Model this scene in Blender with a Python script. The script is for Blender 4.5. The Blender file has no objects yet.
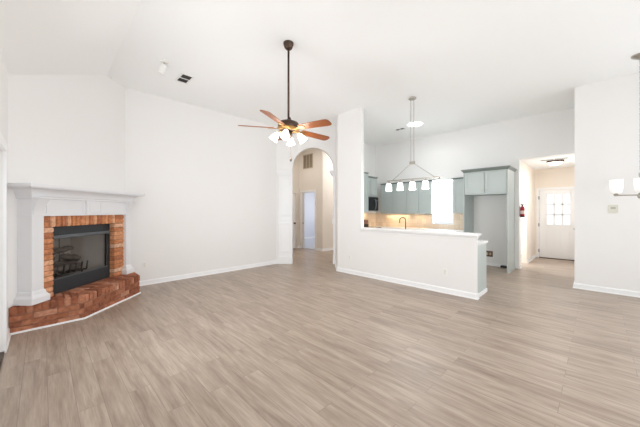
import bpy, bmesh, math, random
from mathutils import Vector, Matrix

R2 = math.sqrt(2.0)
PI = math.pi
random.seed(7)
C = bpy.context.scene.collection
SC = bpy.context.scene


def dr(d, r, z=0.0):
    """point given by distance along the room diagonal (d) and to its right (r)"""
    return Vector(((d + r) / R2, (d - r) / R2, z))


# ------------------------------------------------------------------ camera, world, light, exposure
cam = bpy.data.cameras.new('camera')
cam.sensor_width = 36.0
cam.lens = 277.0 / 640.0 * 36.0
cam.shift_y = -2.5 / 640.0
cam.clip_start = 0.02
camo = bpy.data.objects.new('camera', cam)
C.objects.link(camo)
camo.location = (0, 0, 1.45)
camo.rotation_euler = (PI / 2, 0, -PI / 4)
SC.camera = camo

w = bpy.data.worlds.new('sky')
SC.world = w
w.use_nodes = True
bg = w.node_tree.nodes['Background']
bg.inputs[0].default_value = (0.93, 0.97, 1.0, 1)
bg.inputs[1].default_value = 1.15

SC.view_settings.view_transform = 'Standard'
SC.view_settings.look = 'None'
SC.view_settings.gamma = 1.0
SC.view_settings.use_curve_mapping = False
SC.view_settings.exposure = 0.0
SC.cycles.max_bounces = 14
SC.cycles.diffuse_bounces = 9
SC.cycles.sample_clamp_indirect = 6.0


def area(name, loc, direction, sx, sy, power, col=(1, 1, 1)):
    l = bpy.data.lights.new(name, 'AREA')
    l.shape = 'RECTANGLE'
    l.size, l.size_y = sx, sy
    l.energy = power
    l.color = col
    o = bpy.data.objects.new(name, l)
    C.objects.link(o)
    o.location = loc
    o.rotation_euler = Vector(direction).to_track_quat('-Z', 'Y').to_euler()
    return o


DAY = (0.93, 0.97, 1.0)
# daylight from patio door and kitchen window, plus added unseen rear and right windows
area('added_daylight_back_a', (1.93, -2.62, 1.55), (0, 1, 0.22), 2.2, 2.3, 80, DAY)
area('added_daylight_back_b', (5.15, -2.62, 1.55), (0, 1, 0.22), 2.2, 2.3, 21, (0.90, 0.955, 1.0))
area('added_daylight_right', (7.11, -1.30, 1.45), (-1, 0.12, 0.2), 1.2, 1.8, 34, DAY)  # added to brighten the fireplace side, set in the added right window
area('daylight_patio', (-0.36, 3.2, 1.1), (1, 0, 0.30), 1.7, 1.9, 46, DAY).data.spread = math.radians(125)
area('daylight_kitchen', (8.62, 3.25, 1.75), (-1, 0, 0), 0.55, 1.2, 26, (0.90, 0.955, 1.0))
area('daylight_side_room', (9.1, 2.4, 1.5), (0, -1, -0.2), 1.0, 1.8, 42, DAY)
area('daylight_bedroom', (10.8, 9.3, 1.7), (-1, 0, 0), 1.5, 1.5, 28, (0.95, 0.97, 1.0))


# ------------------------------------------------------------------ materials
def srgb(r, g, b):
    def f(c):
        c /= 255.0
        return c / 12.92 if c <= 0.04045 else ((c + 0.055) / 1.055) ** 2.4
    return (f(r), f(g), f(b), 1.0)


class NT:
    def __init__(self, name):
        self.m = bpy.data.materials.new(name)
        self.m.use_nodes = True
        self.t = self.m.node_tree
        self.t.nodes.clear()
        self.out = self.n('ShaderNodeOutputMaterial')

    def n(self, typ, **kw):
        nd = self.t.nodes.new(typ)
        for k, v in kw.items():
            setattr(nd, k, v)
        return nd

    def l(self, a, b):
        self.t.links.new(a, b)


def mat(name, col, rough=0.5, metal=0.0, var=0.03, scale=6.0, bump=0.0, bscale=60.0, emit=None, estr=0.0, spec=0.5, coat=0.0):
    k = NT(name)
    p = k.n('ShaderNodeBsdfPrincipled')
    tc = k.n('ShaderNodeTexCoord')
    nz = k.n('ShaderNodeTexNoise')
    nz.inputs['Scale'].default_value = scale
    nz.inputs['Detail'].default_value = 3
    k.l(tc.outputs['Object'], nz.inputs['Vector'])
    mx = k.n('ShaderNodeMix', data_type='RGBA')
    lo = tuple(c * (1 - var) for c in col[:3]) + (1,)
    hi = tuple(min(1, c * (1 + var)) for c in col[:3]) + (1,)
    mx.inputs['A'].default_value = lo
    mx.inputs['B'].default_value = hi
    k.l(nz.outputs['Fac'], mx.inputs['Factor'])
    k.l(mx.outputs['Result'], p.inputs['Base Color'])
    p.inputs['Roughness'].default_value = rough
    p.inputs['Metallic'].default_value = metal
    p.inputs['Specular IOR Level'].default_value = spec
    p.inputs['Coat Weight'].default_value = coat
    if bump:
        nb = k.n('ShaderNodeTexNoise')
        nb.inputs['Scale'].default_value = bscale
        nb.inputs['Detail'].default_value = 4
        k.l(tc.outputs['Object'], nb.inputs['Vector'])
        b = k.n('ShaderNodeBump')
        b.inputs['Strength'].default_value = bump
        b.inputs['Distance'].default_value = 0.004
        k.l(nb.outputs['Fac'], b.inputs['Height'])
        k.l(b.outputs['Normal'], p.inputs['Normal'])
    if emit:
        p.inputs['Emission Color'].default_value = emit
        p.inputs['Emission Strength'].default_value = estr
    k.l(p.outputs[0], k.out.inputs[0])
    return k.m


def glass_mat(name, tint=(1, 1, 1, 1), gloss=0.06):
    k = NT(name)
    tr = k.n('ShaderNodeBsdfTransparent')
    tr.inputs[0].default_value = tint
    gl = k.n('ShaderNodeBsdfGlossy')
    gl.inputs['Roughness'].default_value = 0.03
    lw = k.n('ShaderNodeLayerWeight')
    pw = k.n('ShaderNodeMath', operation='POWER')
    pw.inputs[1].default_value = 4.0
    k.l(lw.outputs['Facing'], pw.inputs[0])
    ml = k.n('ShaderNodeMath', operation='MULTIPLY_ADD')
    ml.inputs[1].default_value = 0.35
    ml.inputs[2].default_value = 0.02
    k.l(pw.outputs[0], ml.inputs[0])
    mx = k.n('ShaderNodeMixShader')
    k.l(ml.outputs[0], mx.inputs[0])
    k.l(tr.outputs[0], mx.inputs[1])
    k.l(gl.outputs[0], mx.inputs[2])
    k.l(mx.outputs[0], k.out.inputs[0])
    return k.m


def floor_mat():
    k = NT('greige_plank_floor')
    p = k.n('ShaderNodeBsdfPrincipled')
    tc = k.n('ShaderNodeTexCoord')
    sp = k.n('ShaderNodeSeparateXYZ')
    k.l(tc.outputs['Object'], sp.inputs[0])
    cb = k.n('ShaderNodeCombineXYZ')
    ofs = []
    for ch, dx in (('Y', 30.3), ('X', 30.07)):
        q = k.n('ShaderNodeMath', operation='ADD')
        q.inputs[1].default_value = dx
        k.l(sp.outputs[ch], q.inputs[0])
        ofs.append(q)
    k.l(ofs[0].outputs[0], cb.inputs['X'])
    k.l(ofs[1].outputs[0], cb.inputs['Y'])
    br = k.n('ShaderNodeTexBrick')
    br.offset = 0.37
    br.offset_frequency = 2
    br.squash = 1.0
    br.inputs['Color1'].default_value = (0, 0, 0, 1)
    br.inputs['Color2'].default_value = (1, 1, 1, 1)
    br.inputs['Mortar'].default_value = (0.5, 0.5, 0.5, 1)
    br.inputs['Scale'].default_value = 1.0
    br.inputs['Mortar Size'].default_value = 0.0016
    br.inputs['Mortar Smooth'].default_value = 0.2
    br.inputs['Bias'].default_value = 0.0
    br.inputs['Brick Width'].default_value = 1.22
    br.inputs['Row Height'].default_value = 0.152
    k.l(cb.outputs[0], br.inputs['Vector'])
    # long grain, different on each plank
    mp = k.n('ShaderNodeMapping')
    mp.inputs['Scale'].default_value = (1.6, 16.0, 1.0)
    k.l(cb.outputs[0], mp.inputs['Vector'])
    ml = k.n('ShaderNodeMath', operation='MULTIPLY')
    ml.inputs[1].default_value = 37.0
    k.l(br.outputs['Color'], ml.inputs[0])
    n1 = k.n('ShaderNodeTexNoise', noise_dimensions='4D')
    n1.inputs['Scale'].default_value = 1.0
    n1.inputs['Detail'].default_value = 6
    n1.inputs['Roughness'].default_value = 0.62
    n1.inputs['Distortion'].default_value = 0.6
    k.l(mp.outputs[0], n1.inputs['Vector'])
    k.l(ml.outputs[0], n1.inputs['W'])
    mp2 = k.n('ShaderNodeMapping')
    mp2.inputs['Scale'].default_value = (5.0, 90.0, 1.0)
    k.l(cb.outputs[0], mp2.inputs['Vector'])
    n2 = k.n('ShaderNodeTexNoise', noise_dimensions='4D')
    n2.inputs['Scale'].default_value = 1.0
    n2.inputs['Detail'].default_value = 4
    k.l(mp2.outputs[0], n2.inputs['Vector'])
    k.l(ml.outputs[0], n2.inputs['W'])
    a = k.n('ShaderNodeMath', operation='MULTIPLY_ADD')
    a.inputs[1].default_value = 0.66
    k.l(n1.outputs['Fac'], a.inputs[0])
    b = k.n('ShaderNodeMath', operation='MULTIPLY')
    b.inputs[1].default_value = 0.075
    k.l(br.outputs['Color'], b.inputs[0])
    k.l(b.outputs[0], a.inputs[2])
    c = k.n('ShaderNodeMath', operation='MULTIPLY_ADD')
    c.inputs[1].default_value = 0.26
    k.l(n2.outputs['Fac'], c.inputs[0])
    k.l(a.outputs[0], c.inputs[2])
    rp = k.n('ShaderNodeValToRGB')
    e = rp.color_ramp.elements
    e[0].position = 0.33
    e[0].color = FLOOR_DARK
    e[1].position = 0.70
    e[1].color = FLOOR_LIGHT
    m_ = rp.color_ramp.elements.new(0.5)
    m_.color = FLOOR_MID
    k.l(c.outputs[0], rp.inputs['Fac'])
    mx = k.n('ShaderNodeMix', data_type='RGBA')
    mx.inputs['B'].default_value = srgb(96, 84, 74)
    fm = k.n('ShaderNodeMath', operation='MULTIPLY')
    fm.inputs[1].default_value = 0.55
    k.l(br.outputs['Fac'], fm.inputs[0])
    k.l(fm.outputs[0], mx.inputs['Factor'])
    k.l(rp.outputs['Color'], mx.inputs['A'])
    k.l(mx.outputs['Result'], p.inputs['Base Color'])
    p.inputs['Roughness'].default_value = 0.36
    p.inputs['Specular IOR Level'].default_value = 0.45
    bp = k.n('ShaderNodeBump')
    bp.inputs['Strength'].default_value = 0.25
    bp.inputs['Distance'].default_value = 0.002
    sb = k.n('ShaderNodeMath', operation='SUBTRACT')
    k.l(n2.outputs['Fac'], sb.inputs[0])
    k.l(br.outputs['Fac'], sb.inputs[1])
    k.l(sb.outputs[0], bp.inputs['Height'])
    k.l(bp.outputs['Normal'], p.inputs['Normal'])
    k.l(p.outputs[0], k.out.inputs[0])
    return k.m


FLOOR_DARK = srgb(134, 117, 103)
FLOOR_MID = srgb(166, 149, 134)
FLOOR_LIGHT = srgb(194, 179, 165)


def brick_mat(name, cols):
    k = NT(name)
    p = k.n('ShaderNodeBsdfPrincipled')
    g = k.n('ShaderNodeNewGeometry')
    rp = k.n('ShaderNodeValToRGB')
    el = rp.color_ramp.elements
    el[0].position, el[0].color = cols[0]
    el[1].position, el[1].color = cols[-1]
    for q, cc in cols[1:-1]:
        x = el.new(q)
        x.color = cc
    k.l(g.outputs['Random Per Island'], rp.inputs['Fac'])
    tc = k.n('ShaderNodeTexCoord')
    nz = k.n('ShaderNodeTexNoise')
    nz.inputs['Scale'].default_value = 22
    nz.inputs['Detail'].default_value = 5
    k.l(tc.outputs['Object'], nz.inputs['Vector'])
    r2 = k.n('ShaderNodeValToRGB')
    r2.color_ramp.elements[0].position = 0.35
    r2.color_ramp.elements[0].color = (0.70, 0.63, 0.58, 1)
    r2.color_ramp.elements[1].position = 0.72
    r2.color_ramp.elements[1].color = (1.15, 1.15, 1.15, 1)
    k.l(nz.outputs['Fac'], r2.inputs['Fac'])
    mx = k.n('ShaderNodeMix', data_type='RGBA', blend_type='MULTIPLY')
    mx.inputs['Factor'].default_value = 0.9
    k.l(rp.outputs['Color'], mx.inputs['A'])
    k.l(r2.outputs['Color'], mx.inputs['B'])
    k.l(mx.outputs['Result'], p.inputs['Base Color'])
    p.inputs['Roughness'].default_value = 0.85
    p.inputs['Specular IOR Level'].default_value = 0.25
    bp = k.n('ShaderNodeBump')
    bp.inputs['Strength'].default_value = 0.7
    bp.inputs['Distance'].default_value = 0.006
    k.l(nz.outputs['Fac'], bp.inputs['Height'])
    k.l(bp.outputs['Normal'], p.inputs['Normal'])
    k.l(p.outputs[0], k.out.inputs[0])
    return k.m


def wood_mat(name, c0, c1, scale=(2, 30, 30), rough=0.35):
    k = NT(name)
    p = k.n('ShaderNodeBsdfPrincipled')
    tc = k.n('ShaderNodeTexCoord')
    mp = k.n('ShaderNodeMapping')
    mp.inputs['Scale'].default_value = scale
    k.l(tc.outputs['Object'], mp.inputs['Vector'])
    nz = k.n('ShaderNodeTexNoise')
    nz.inputs['Scale'].default_value = 2
    nz.inputs['Detail'].default_value = 5
    k.l(mp.outputs[0], nz.inputs['Vector'])
    mx = k.n('ShaderNodeMix', data_type='RGBA')
    mx.inputs['A'].default_value = c0
    mx.inputs['B'].default_value = c1
    k.l(nz.outputs['Fac'], mx.inputs['Factor'])
    k.l(mx.outputs['Result'], p.inputs['Base Color'])
    p.inputs['Roughness'].default_value = rough
    k.l(p.outputs[0], k.out.inputs[0])
    return k.m


def tile_mat():
    k = NT('tumbled_tile')
    p = k.n('ShaderNodeBsdfPrincipled')
    tc = k.n('ShaderNodeTexCoord')
    sp = k.n('ShaderNodeSeparateXYZ')
    k.l(tc.outputs['Object'], sp.inputs[0])
    ad = k.n('ShaderNodeMath', operation='ADD')
    k.l(sp.outputs['X'], ad.inputs[0])
    k.l(sp.outputs['Y'], ad.inputs[1])
    cb = k.n('ShaderNodeCombineXYZ')
    k.l(ad.outputs[0], cb.inputs['X'])
    k.l(sp.outputs['Z'], cb.inputs['Y'])
    br = k.n('ShaderNodeTexBrick')
    br.inputs['Color1'].default_value = srgb(218, 196, 172)
    br.inputs['Color2'].default_value = srgb(232, 214, 194)
    br.inputs['Mortar'].default_value = srgb(205, 190, 170)
    br.inputs['Scale'].default_value = 1
    br.inputs['Mortar Size'].default_value = 0.004
    br.inputs['Brick Width'].default_value = 0.15
    br.inputs['Row Height'].default_value = 0.15
    k.l(cb.outputs[0], br.inputs['Vector'])
    k.l(br.outputs['Color'], p.inputs['Base Color'])
    p.inputs['Roughness'].default_value = 0.5
    k.l(p.outputs[0], k.out.inputs[0])
    return k.m


M = {
    'wall': mat('warm_white_paint', srgb(239, 238, 237), 0.62, var=0.008, scale=2, bump=0.05, bscale=220, spec=0.25),
    'ceil': mat('white_ceiling_paint', srgb(249, 250, 250), 0.8, var=0.006, scale=2, bump=0.08, bscale=140, spec=0.15),
    'trim': mat('white_gloss_trim', srgb(244, 245, 246), 0.32, var=0.006),
    'cream': mat('cream_hall_paint', srgb(241, 232, 221), 0.65, var=0.01, scale=2),
    'beige': mat('beige_hall_paint', srgb(232, 226, 218), 0.65, var=0.01, scale=2),
    'blue': mat('pale_blue_paint', srgb(226, 228, 236), 0.65, var=0.01, scale=2),
    'carpet': mat('pale_carpet', srgb(212, 214, 220), 0.95, var=0.08, scale=60, bump=0.5, bscale=200),
    'alcove': mat('pale_grey_paint', srgb(240, 240, 241), 0.6, var=0.01, scale=2),
    'floor': floor_mat(),
    'brick': brick_mat('orange_brick', [(0.0, srgb(188, 124, 90)), (0.3, srgb(212, 146, 102)), (0.55, srgb(224, 162, 118)), (0.8, srgb(230, 176, 138)), (1.0, srgb(234, 198, 170))]),
    'hearth': brick_mat('hearth_brick', [(0.0, srgb(146, 92, 70)), (0.3, srgb(168, 108, 82)), (0.55, srgb(182, 122, 94)), (0.8, srgb(194, 136, 108)), (1.0, srgb(204, 158, 134))]),
    'mantel': mat('white_mantel_paint', srgb(232, 233, 236), 0.35, var=0.006),
    'mortar': mat('grey_brown_mortar', srgb(146, 106, 84), 0.95, var=0.15, scale=40, bump=0.5),
    'iron': mat('black_firebox_metal', srgb(52, 56, 60), 0.45, metal=0.3, var=0.08, scale=8),
    'dark': mat('charcoal_black', srgb(26, 26, 27), 0.6, var=0.1),
    'refract': mat('grey_refractory_panel', srgb(176, 167, 158), 0.9, var=0.12, scale=14, bump=0.4),
    'log': mat('charred_ceramic_log', srgb(98, 89, 82), 0.95, var=0.45, scale=18, bump=0.9, bscale=30),
    'bronze': mat('oiled_bronze', srgb(82, 66, 56), 0.38, metal=0.75, var=0.08),
    'brass': mat('antique_brass', srgb(176, 136, 84), 0.3, metal=0.9, var=0.05),
    'nickel': mat('brushed_nickel', srgb(186, 180, 172), 0.34, metal=0.85, var=0.04),
    'chain': mat('aged_nickel_chain', srgb(190, 184, 170), 0.4, metal=0.6, var=0.05),
    'blade': wood_mat('cherry_blade', srgb(110, 58, 26), srgb(160, 92, 46)),
    'shade': mat('glowing_frosted_glass', srgb(250, 244, 235), 0.3, emit=(1, 0.90, 0.76, 1), estr=5.0),
    'shade2': mat('lit_white_glass', srgb(248, 248, 246), 0.25, emit=(1, 0.97, 0.93, 1), estr=2.2),
    'shade3': mat('white_chandelier_glass', srgb(250, 250, 250), 0.25, emit=(1, 0.98, 0.95, 1), estr=0.3),
    'led': mat('led_diffuser', srgb(250, 250, 250), 0.4, emit=(1, 1, 1, 1), estr=7.0),
    'dome': mat('lit_dome_glass', srgb(250, 244, 230), 0.3, emit=(1, 0.90, 0.74, 1), estr=4.0),
    'strip': mat('warm_led_strip', srgb(250, 240, 220), 0.4, emit=(1, 0.74, 0.46, 1), estr=26.0),
    'sage': mat('sage_cabinet_paint', srgb(188, 197, 195), 0.42, var=0.02),
    'sage_dark': mat('sage_crown_paint', srgb(128, 137, 133), 0.45, var=0.02),
    'white_stone': mat('white_solid_counter', srgb(242, 242, 242), 0.25, var=0.02, scale=10),
    'tile': tile_mat(),
    'black_glass': mat('black_microwave_glass', srgb(24, 26, 30), 0.12, var=0.02),
    'steel': mat('stainless_steel', srgb(176, 178, 182), 0.3, metal=0.9, var=0.03),
    'red': mat('red_enamel', srgb(166, 30, 44), 0.3, var=0.03),
    'white_plastic': mat('white_plastic', srgb(238, 238, 236), 0.35, var=0.01),
    'ivory_plastic': mat('ivory_plastic', srgb(222, 220, 208), 0.4, var=0.01),
    'brown': mat('brown_box', srgb(96, 66, 50), 0.5, var=0.1),
    'grille': mat('grey_louver', srgb(172, 160, 142), 0.55, var=0.03),
    'duct_metal': mat('dark_duct_metal', srgb(74, 72, 70), 0.7, var=0.05),  # dark metal of vent backings and louvers
    'glass': glass_mat('clear_glass'),
    'fire_glass': glass_mat('smoked_fire_glass', (0.93, 0.93, 0.93, 1)),
    'paper': mat('label_paper', srgb(232, 214, 206), 0.6, var=0.03),
}


# ------------------------------------------------------------------ mesh helpers
def box(bm, x0, x1, y0, y1, z0, z1, mtx=None):
    vs = [bm.verts.new((x, y, z)) for x in (x0, x1) for y in (y0, y1) for z in (z0, z1)]
    if mtx is not None:
        for v in vs:
            v.co = mtx @ v.co
    f = [(0, 1, 3, 2), (4, 6, 7, 5), (0, 4, 5, 1), (2, 3, 7, 6), (0, 2, 6, 4), (1, 5, 7, 3)]
    for q in f:
        bm.faces.new([vs[i] for i in q])
    return vs


def prism(bm, pts, z0, z1):
    """pts counter-clockwise (x, y)"""
    a = [bm.verts.new((p[0], p[1], z0)) for p in pts]
    b = [bm.verts.new((p[0], p[1], z1)) for p in pts]
    n = len(pts)
    bm.faces.new(list(reversed(a)))
    bm.faces.new(b)
    for i in range(n):
        j = (i + 1) % n
        bm.faces.new([a[i], a[j], b[j], b[i]])


def lathe(bm, prof, seg=24, mtx=None, caps=True):
    """prof: list of (radius, z) bottom to top about the z axis"""
    rings = []
    for rr, z in prof:
        ring = []
        for i in range(seg):
            a = 2 * PI * i / seg
            co = Vector((rr * math.cos(a), rr * math.sin(a), z))
            if mtx is not None:
                co = mtx @ co
            ring.append(bm.verts.new(co))
        rings.append(ring)
    for a, b in zip(rings[:-1], rings[1:]):
        for i in range(seg):
            j = (i + 1) % seg
            f = bm.faces.new([a[i], a[j], b[j], b[i]])
            f.smooth = True
    if caps:
        bm.faces.new(list(reversed(rings[0])))
        bm.faces.new(rings[-1])


def tube(bm, pts, rad, seg=10, caps=True, radii=None):
    pts = [Vector(p) for p in pts]
    rings = []
    up = None
    for i, p in enumerate(pts):
        t = (pts[min(i + 1, len(pts) - 1)] - pts[max(i - 1, 0)]).normalized()
        if up is None:
            up = Vector((0, 0, 1)) if abs(t.z) < 0.9 else Vector((1, 0, 0))
        s = t.cross(up).normalized()
        up = s.cross(t).normalized()
        rr = radii[i] if radii else rad
        rings.append([bm.verts.new(p + (s * math.cos(2 * PI * q / seg) + up * math.sin(2 * PI * q / seg)) * rr) for q in range(seg)])
    for a, b in zip(rings[:-1], rings[1:]):
        for i in range(seg):
            j = (i + 1) % seg
            f = bm.faces.new([a[i], a[j], b[j], b[i]])
            f.smooth = True
    if caps:
        bm.faces.new(list(reversed(rings[0])))
        bm.faces.new(rings[-1])


def sweep(bm, path, prof, closed_prof=True):
    """mitred sweep along a 2D path; prof = (offset to the RIGHT of travel, z)"""
    P = [Vector((p[0], p[1])) for p in path]
    n = len(P)
    sec = []
    for i in range(n):
        def nrm(a, b):
            t = (b - a).normalized()
            return Vector((t.y, -t.x))
        if i == 0:
            m = nrm(P[0], P[1])
        elif i == n - 1:
            m = nrm(P[-2], P[-1])
        else:
            n0, n1 = nrm(P[i - 1], P[i]), nrm(P[i], P[i + 1])
            m = (n0 + n1).normalized()
            m = m / max(0.2, m.dot(n0))
        sec.append([bm.verts.new((P[i].x + m.x * o, P[i].y + m.y * o, z)) for o, z in prof])
    k = len(prof)
    for a, b in zip(sec[:-1], sec[1:]):
        for i in range(k if closed_prof else k - 1):
            j = (i + 1) % k
            bm.faces.new([a[i], b[i], b[j], a[j]])
    if closed_prof:
        bm.faces.new(sec[0])
        bm.faces.new(list(reversed(sec[-1])))


def clip(bm, co, no):
    """drop what lies on the +no side of the plane and close the cut"""
    g = bm.verts[:] + bm.edges[:] + bm.faces[:]
    r = bmesh.ops.bisect_plane(bm, geom=g, plane_co=co, plane_no=no, clear_outer=True)
    ed = [e for e in r['geom_cut'] if isinstance(e, bmesh.types.BMEdge)]
    if ed:
        bmesh.ops.holes_fill(bm, edges=ed, sides=0)


def bevel_all(bm, w, seg=1, ang=0.5):
    ed = [e for e in bm.edges if len(e.link_faces) == 2 and e.calc_face_angle(0) > ang]
    if ed:
        bmesh.ops.bevel(bm, geom=ed, offset=w, segments=seg, affect='EDGES', clamp_overlap=True, profile=0.5)


def obj(name, bm, m, parent=None, recalc=True):
    if recalc:
        bmesh.ops.recalc_face_normals(bm, faces=bm.faces[:])
    me = bpy.data.meshes.new(name)
    bm.to_mesh(me)
    bm.free()
    me.materials.append(M[m] if isinstance(m, str) else m)
    o = bpy.data.objects.new(name, me)
    C.objects.link(o)
    if parent:
        o.parent = parent
    return o


def thing(name, label, cat, loc=(0, 0, 0), rz=0.0, group=None):
    o = bpy.data.objects.new(name, None)
    o.empty_display_size = 0.1
    C.objects.link(o)
    o.location = loc
    o.rotation_euler = (0, 0, rz)
    return tag(o, label, cat, group)


def tag(o, label, cat, group=None):
    o['label'] = label
    o['category'] = cat
    if group:
        o['group'] = group
    return o


def struct(o, label, cat):
    o['kind'] = 'structure'
    return tag(o, label, cat)


def bx(name, dims, m, parent=None, bev=0.0, seg=1):
    bm = bmesh.new()
    box(bm, *dims)
    if bev:
        bevel_all(bm, bev, seg)
    return obj(name, bm, m, parent)


def wall(name, A, B, thick, z0, z1, label, m='wall', holes=()):
    """A to B along the visible face, body on the LEFT of travel; holes = (u0, u1, z0, z1)"""
    A, B = Vector((A[0], A[1])), Vector((B[0], B[1]))
    L = (B - A).length
    t = (B - A) / L
    n = Vector((-t.y, t.x))
    us = sorted({0.0, L, *[h[0] for h in holes], *[h[1] for h in holes]})
    zs = sorted({z0, z1, *[h[2] for h in holes], *[h[3] for h in holes]})
    us = [u for u in us if 0 <= u <= L]
    zs = [z for z in zs if z0 <= z <= z1]

    def solid(i, j):
        if i < 0 or j < 0 or i >= len(us) - 1 or j >= len(zs) - 1:
            return False
        u, z = (us[i] + us[i + 1]) / 2, (zs[j] + zs[j + 1]) / 2
        return not any(h[0] < u < h[1] and h[2] < z < h[3] for h in holes)
    bm = bmesh.new()
    cache = {}

    def V(i, j, k):
        if (i, j, k) not in cache:
            p = A + t * us[i] + n * (thick * k)
            cache[(i, j, k)] = bm.verts.new((p.x, p.y, zs[j]))
        return cache[(i, j, k)]
    for i in range(len(us) - 1):
        for j in range(len(zs) - 1):
            if not solid(i, j):
                continue
            bm.faces.new([V(i, j, 0), V(i + 1, j, 0), V(i + 1, j + 1, 0), V(i, j + 1, 0)])
            bm.faces.new([V(i, j, 1), V(i, j + 1, 1), V(i + 1, j + 1, 1), V(i + 1, j, 1)])
            if not solid(i - 1, j):
                bm.faces.new([V(i, j, 0), V(i, j + 1, 0), V(i, j + 1, 1), V(i, j, 1)])
            if not solid(i + 1, j):
                bm.faces.new([V(i + 1, j, 0), V(i + 1, j, 1), V(i + 1, j + 1, 1), V(i + 1, j + 1, 0)])
            if not solid(i, j - 1):
                bm.faces.new([V(i, j, 0), V(i, j, 1), V(i + 1, j, 1), V(i + 1, j, 0)])
            if not solid(i, j + 1):
                bm.faces.new([V(i, j + 1, 0), V(i + 1, j + 1, 0), V(i + 1, j + 1, 1), V(i, j + 1, 1)])
    o = obj(name, bm, m)
    return struct(o, label, 'wall')


BASE = [(0.0, 0.0), (0.0, 0.094), (0.008, 0.094), (0.016, 0.078), (0.018, 0.02), (0.026, 0.014), (0.028, 0.0)]


def baseboard(name, path, label, prof=BASE):
    bm = bmesh.new()
    sweep(bm, path, prof)
    return struct(obj(name, bm, 'trim'), label, 'baseboard')


# ------------------------------------------------------------------ structure
H = 3.77
XL, YB, XI, XR = -0.29, 6.25, 5.03, 7.08       # left wall, back wall, bar wall, right wall
XK, YK = 8.42, 5.60                            # kitchen back and left wall
XE, YH0, YH1, HH = 10.95, 0.30, 1.38, 2.75     # entry hall
DA = 7.64                                      # arch wall distance along the diagonal
RN = 0.423                                     # nook wall
fireL = dr(3.242, -3.652)
fireR = dr(5.187, -3.652)
archL = dr(DA, DA - YB * R2)
archR = dr(DA, RN)
YBK = -2.6                                     # wall behind the camera

bm = bmesh.new()
box(bm, -0.5, 11.3, -2.8, 11.0, -0.12, 0.0)
struct(obj('floor', bm, 'floor'), 'grey-brown wood plank floor running through the rooms', 'floor')
bm = bmesh.new()
box(bm, 7.225, 11.2, 7.10, 10.75, -0.05, 0.008)
struct(obj('floor_bedroom', bm, 'carpet'), 'pale carpeted floor of the room beyond the arch', 'floor')

# ceiling with a slope along the left wall
bm = bmesh.new()
sl = [(-0.45, 2.93), (-0.45, 3.13), (0.70, 3.92), (11.3, 3.92), (11.3, H), (0.766, H)]
a = [bm.verts.new((x, -2.8, z)) for x, z in sl]
b = [bm.verts.new((x, 11.0, z)) for x, z in sl]
bm.faces.new(a)
bm.faces.new(list(reversed(b)))
for i in range(6):
    j = (i + 1) % 6
    bm.faces.new([a[i], b[i], b[j], a[j]])
struct(obj('ceiling', bm, 'ceil'), 'high white ceiling sloping down along the left wall', 'ceiling')
bm = bmesh.new()
box(bm, XK + 0.2402, XE + 0.1, YH0 - 0.1, YH1 + 0.1, HH + 0.0005, HH + 0.12)
struct(obj('ceiling_hall', bm, 'ceil'), 'lower white ceiling of the entry hall', 'ceiling')

# walls, bodies to the left of travel
L_left = 4.875 - YBK
wall('wall_left', (XL, YBK), (XL, 4.875), 0.15, 0, 3.12, 'white wall at the left edge with a patio door',
     holes=[(2.4 - YBK, 4.28 - YBK, 0.0, 2.06)])
wall('wall_fireplace', fireL, fireR, 0.12, 0, H, 'diagonal corner wall above the brick fireplace', holes=[(0.43, 1.505, 0.0, 1.24)])
wall('wall_back', fireR, archL, 0.15, 0, H, 'long white wall between fireplace and arch')
bm = bmesh.new()
SPR, AC, AR, ATH = 2.64, -0.196, 0.563, 0.16
A0, A1 = DA - YB * R2, RN
prof = [(A0, 0), (AC - AR, 0)]
NS = 32
arc = [(AC + AR * math.cos(PI - PI * i / NS), SPR + AR * math.sin(PI - PI * i / NS)) for i in range(NS + 1)]
for k in (0,):
    def face2(q, d):
        return [bm.verts.new(dr(d, r_, z_)) for r_, z_ in q]
    quads = [[(A0, 0), (AC - AR, 0), (AC - AR, SPR), (A0, SPR)], [(A0, SPR), (AC - AR, SPR), (AC - AR, H), (A0, H)],
             [(AC + AR, 0), (A1, 0), (A1, SPR), (AC + AR, SPR)], [(AC + AR, SPR), (A1, SPR), (A1, H), (AC + AR, H)]]
    for i in range(NS):
        p, q = arc[i], arc[i + 1]
        quads.append([p, q, (q[0], H), (p[0], H)])
    for qd in quads:
        bm.faces.new(face2(qd, DA))
        bm.faces.new(list(reversed(face2(qd, DA + ATH))))
    ins = [(AC - AR, 0), (AC - AR, SPR)] + arc[1:-1] + [(AC + AR, SPR), (AC + AR, 0)]
    for p, q in zip(ins[:-1], ins[1:]):
        f = bm.faces.new([bm.verts.new(dr(DA, *p)), bm.verts.new(dr(DA, *q)), bm.verts.new(dr(DA + ATH, *q)), bm.verts.new(dr(DA + ATH, *p))])
bmesh.ops.remove_doubles(bm, verts=bm.verts[:], dist=1e-5)
struct(obj('wall_arch', bm, 'wall'), 'white wall with the tall arched opening to the hall', 'wall')
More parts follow.
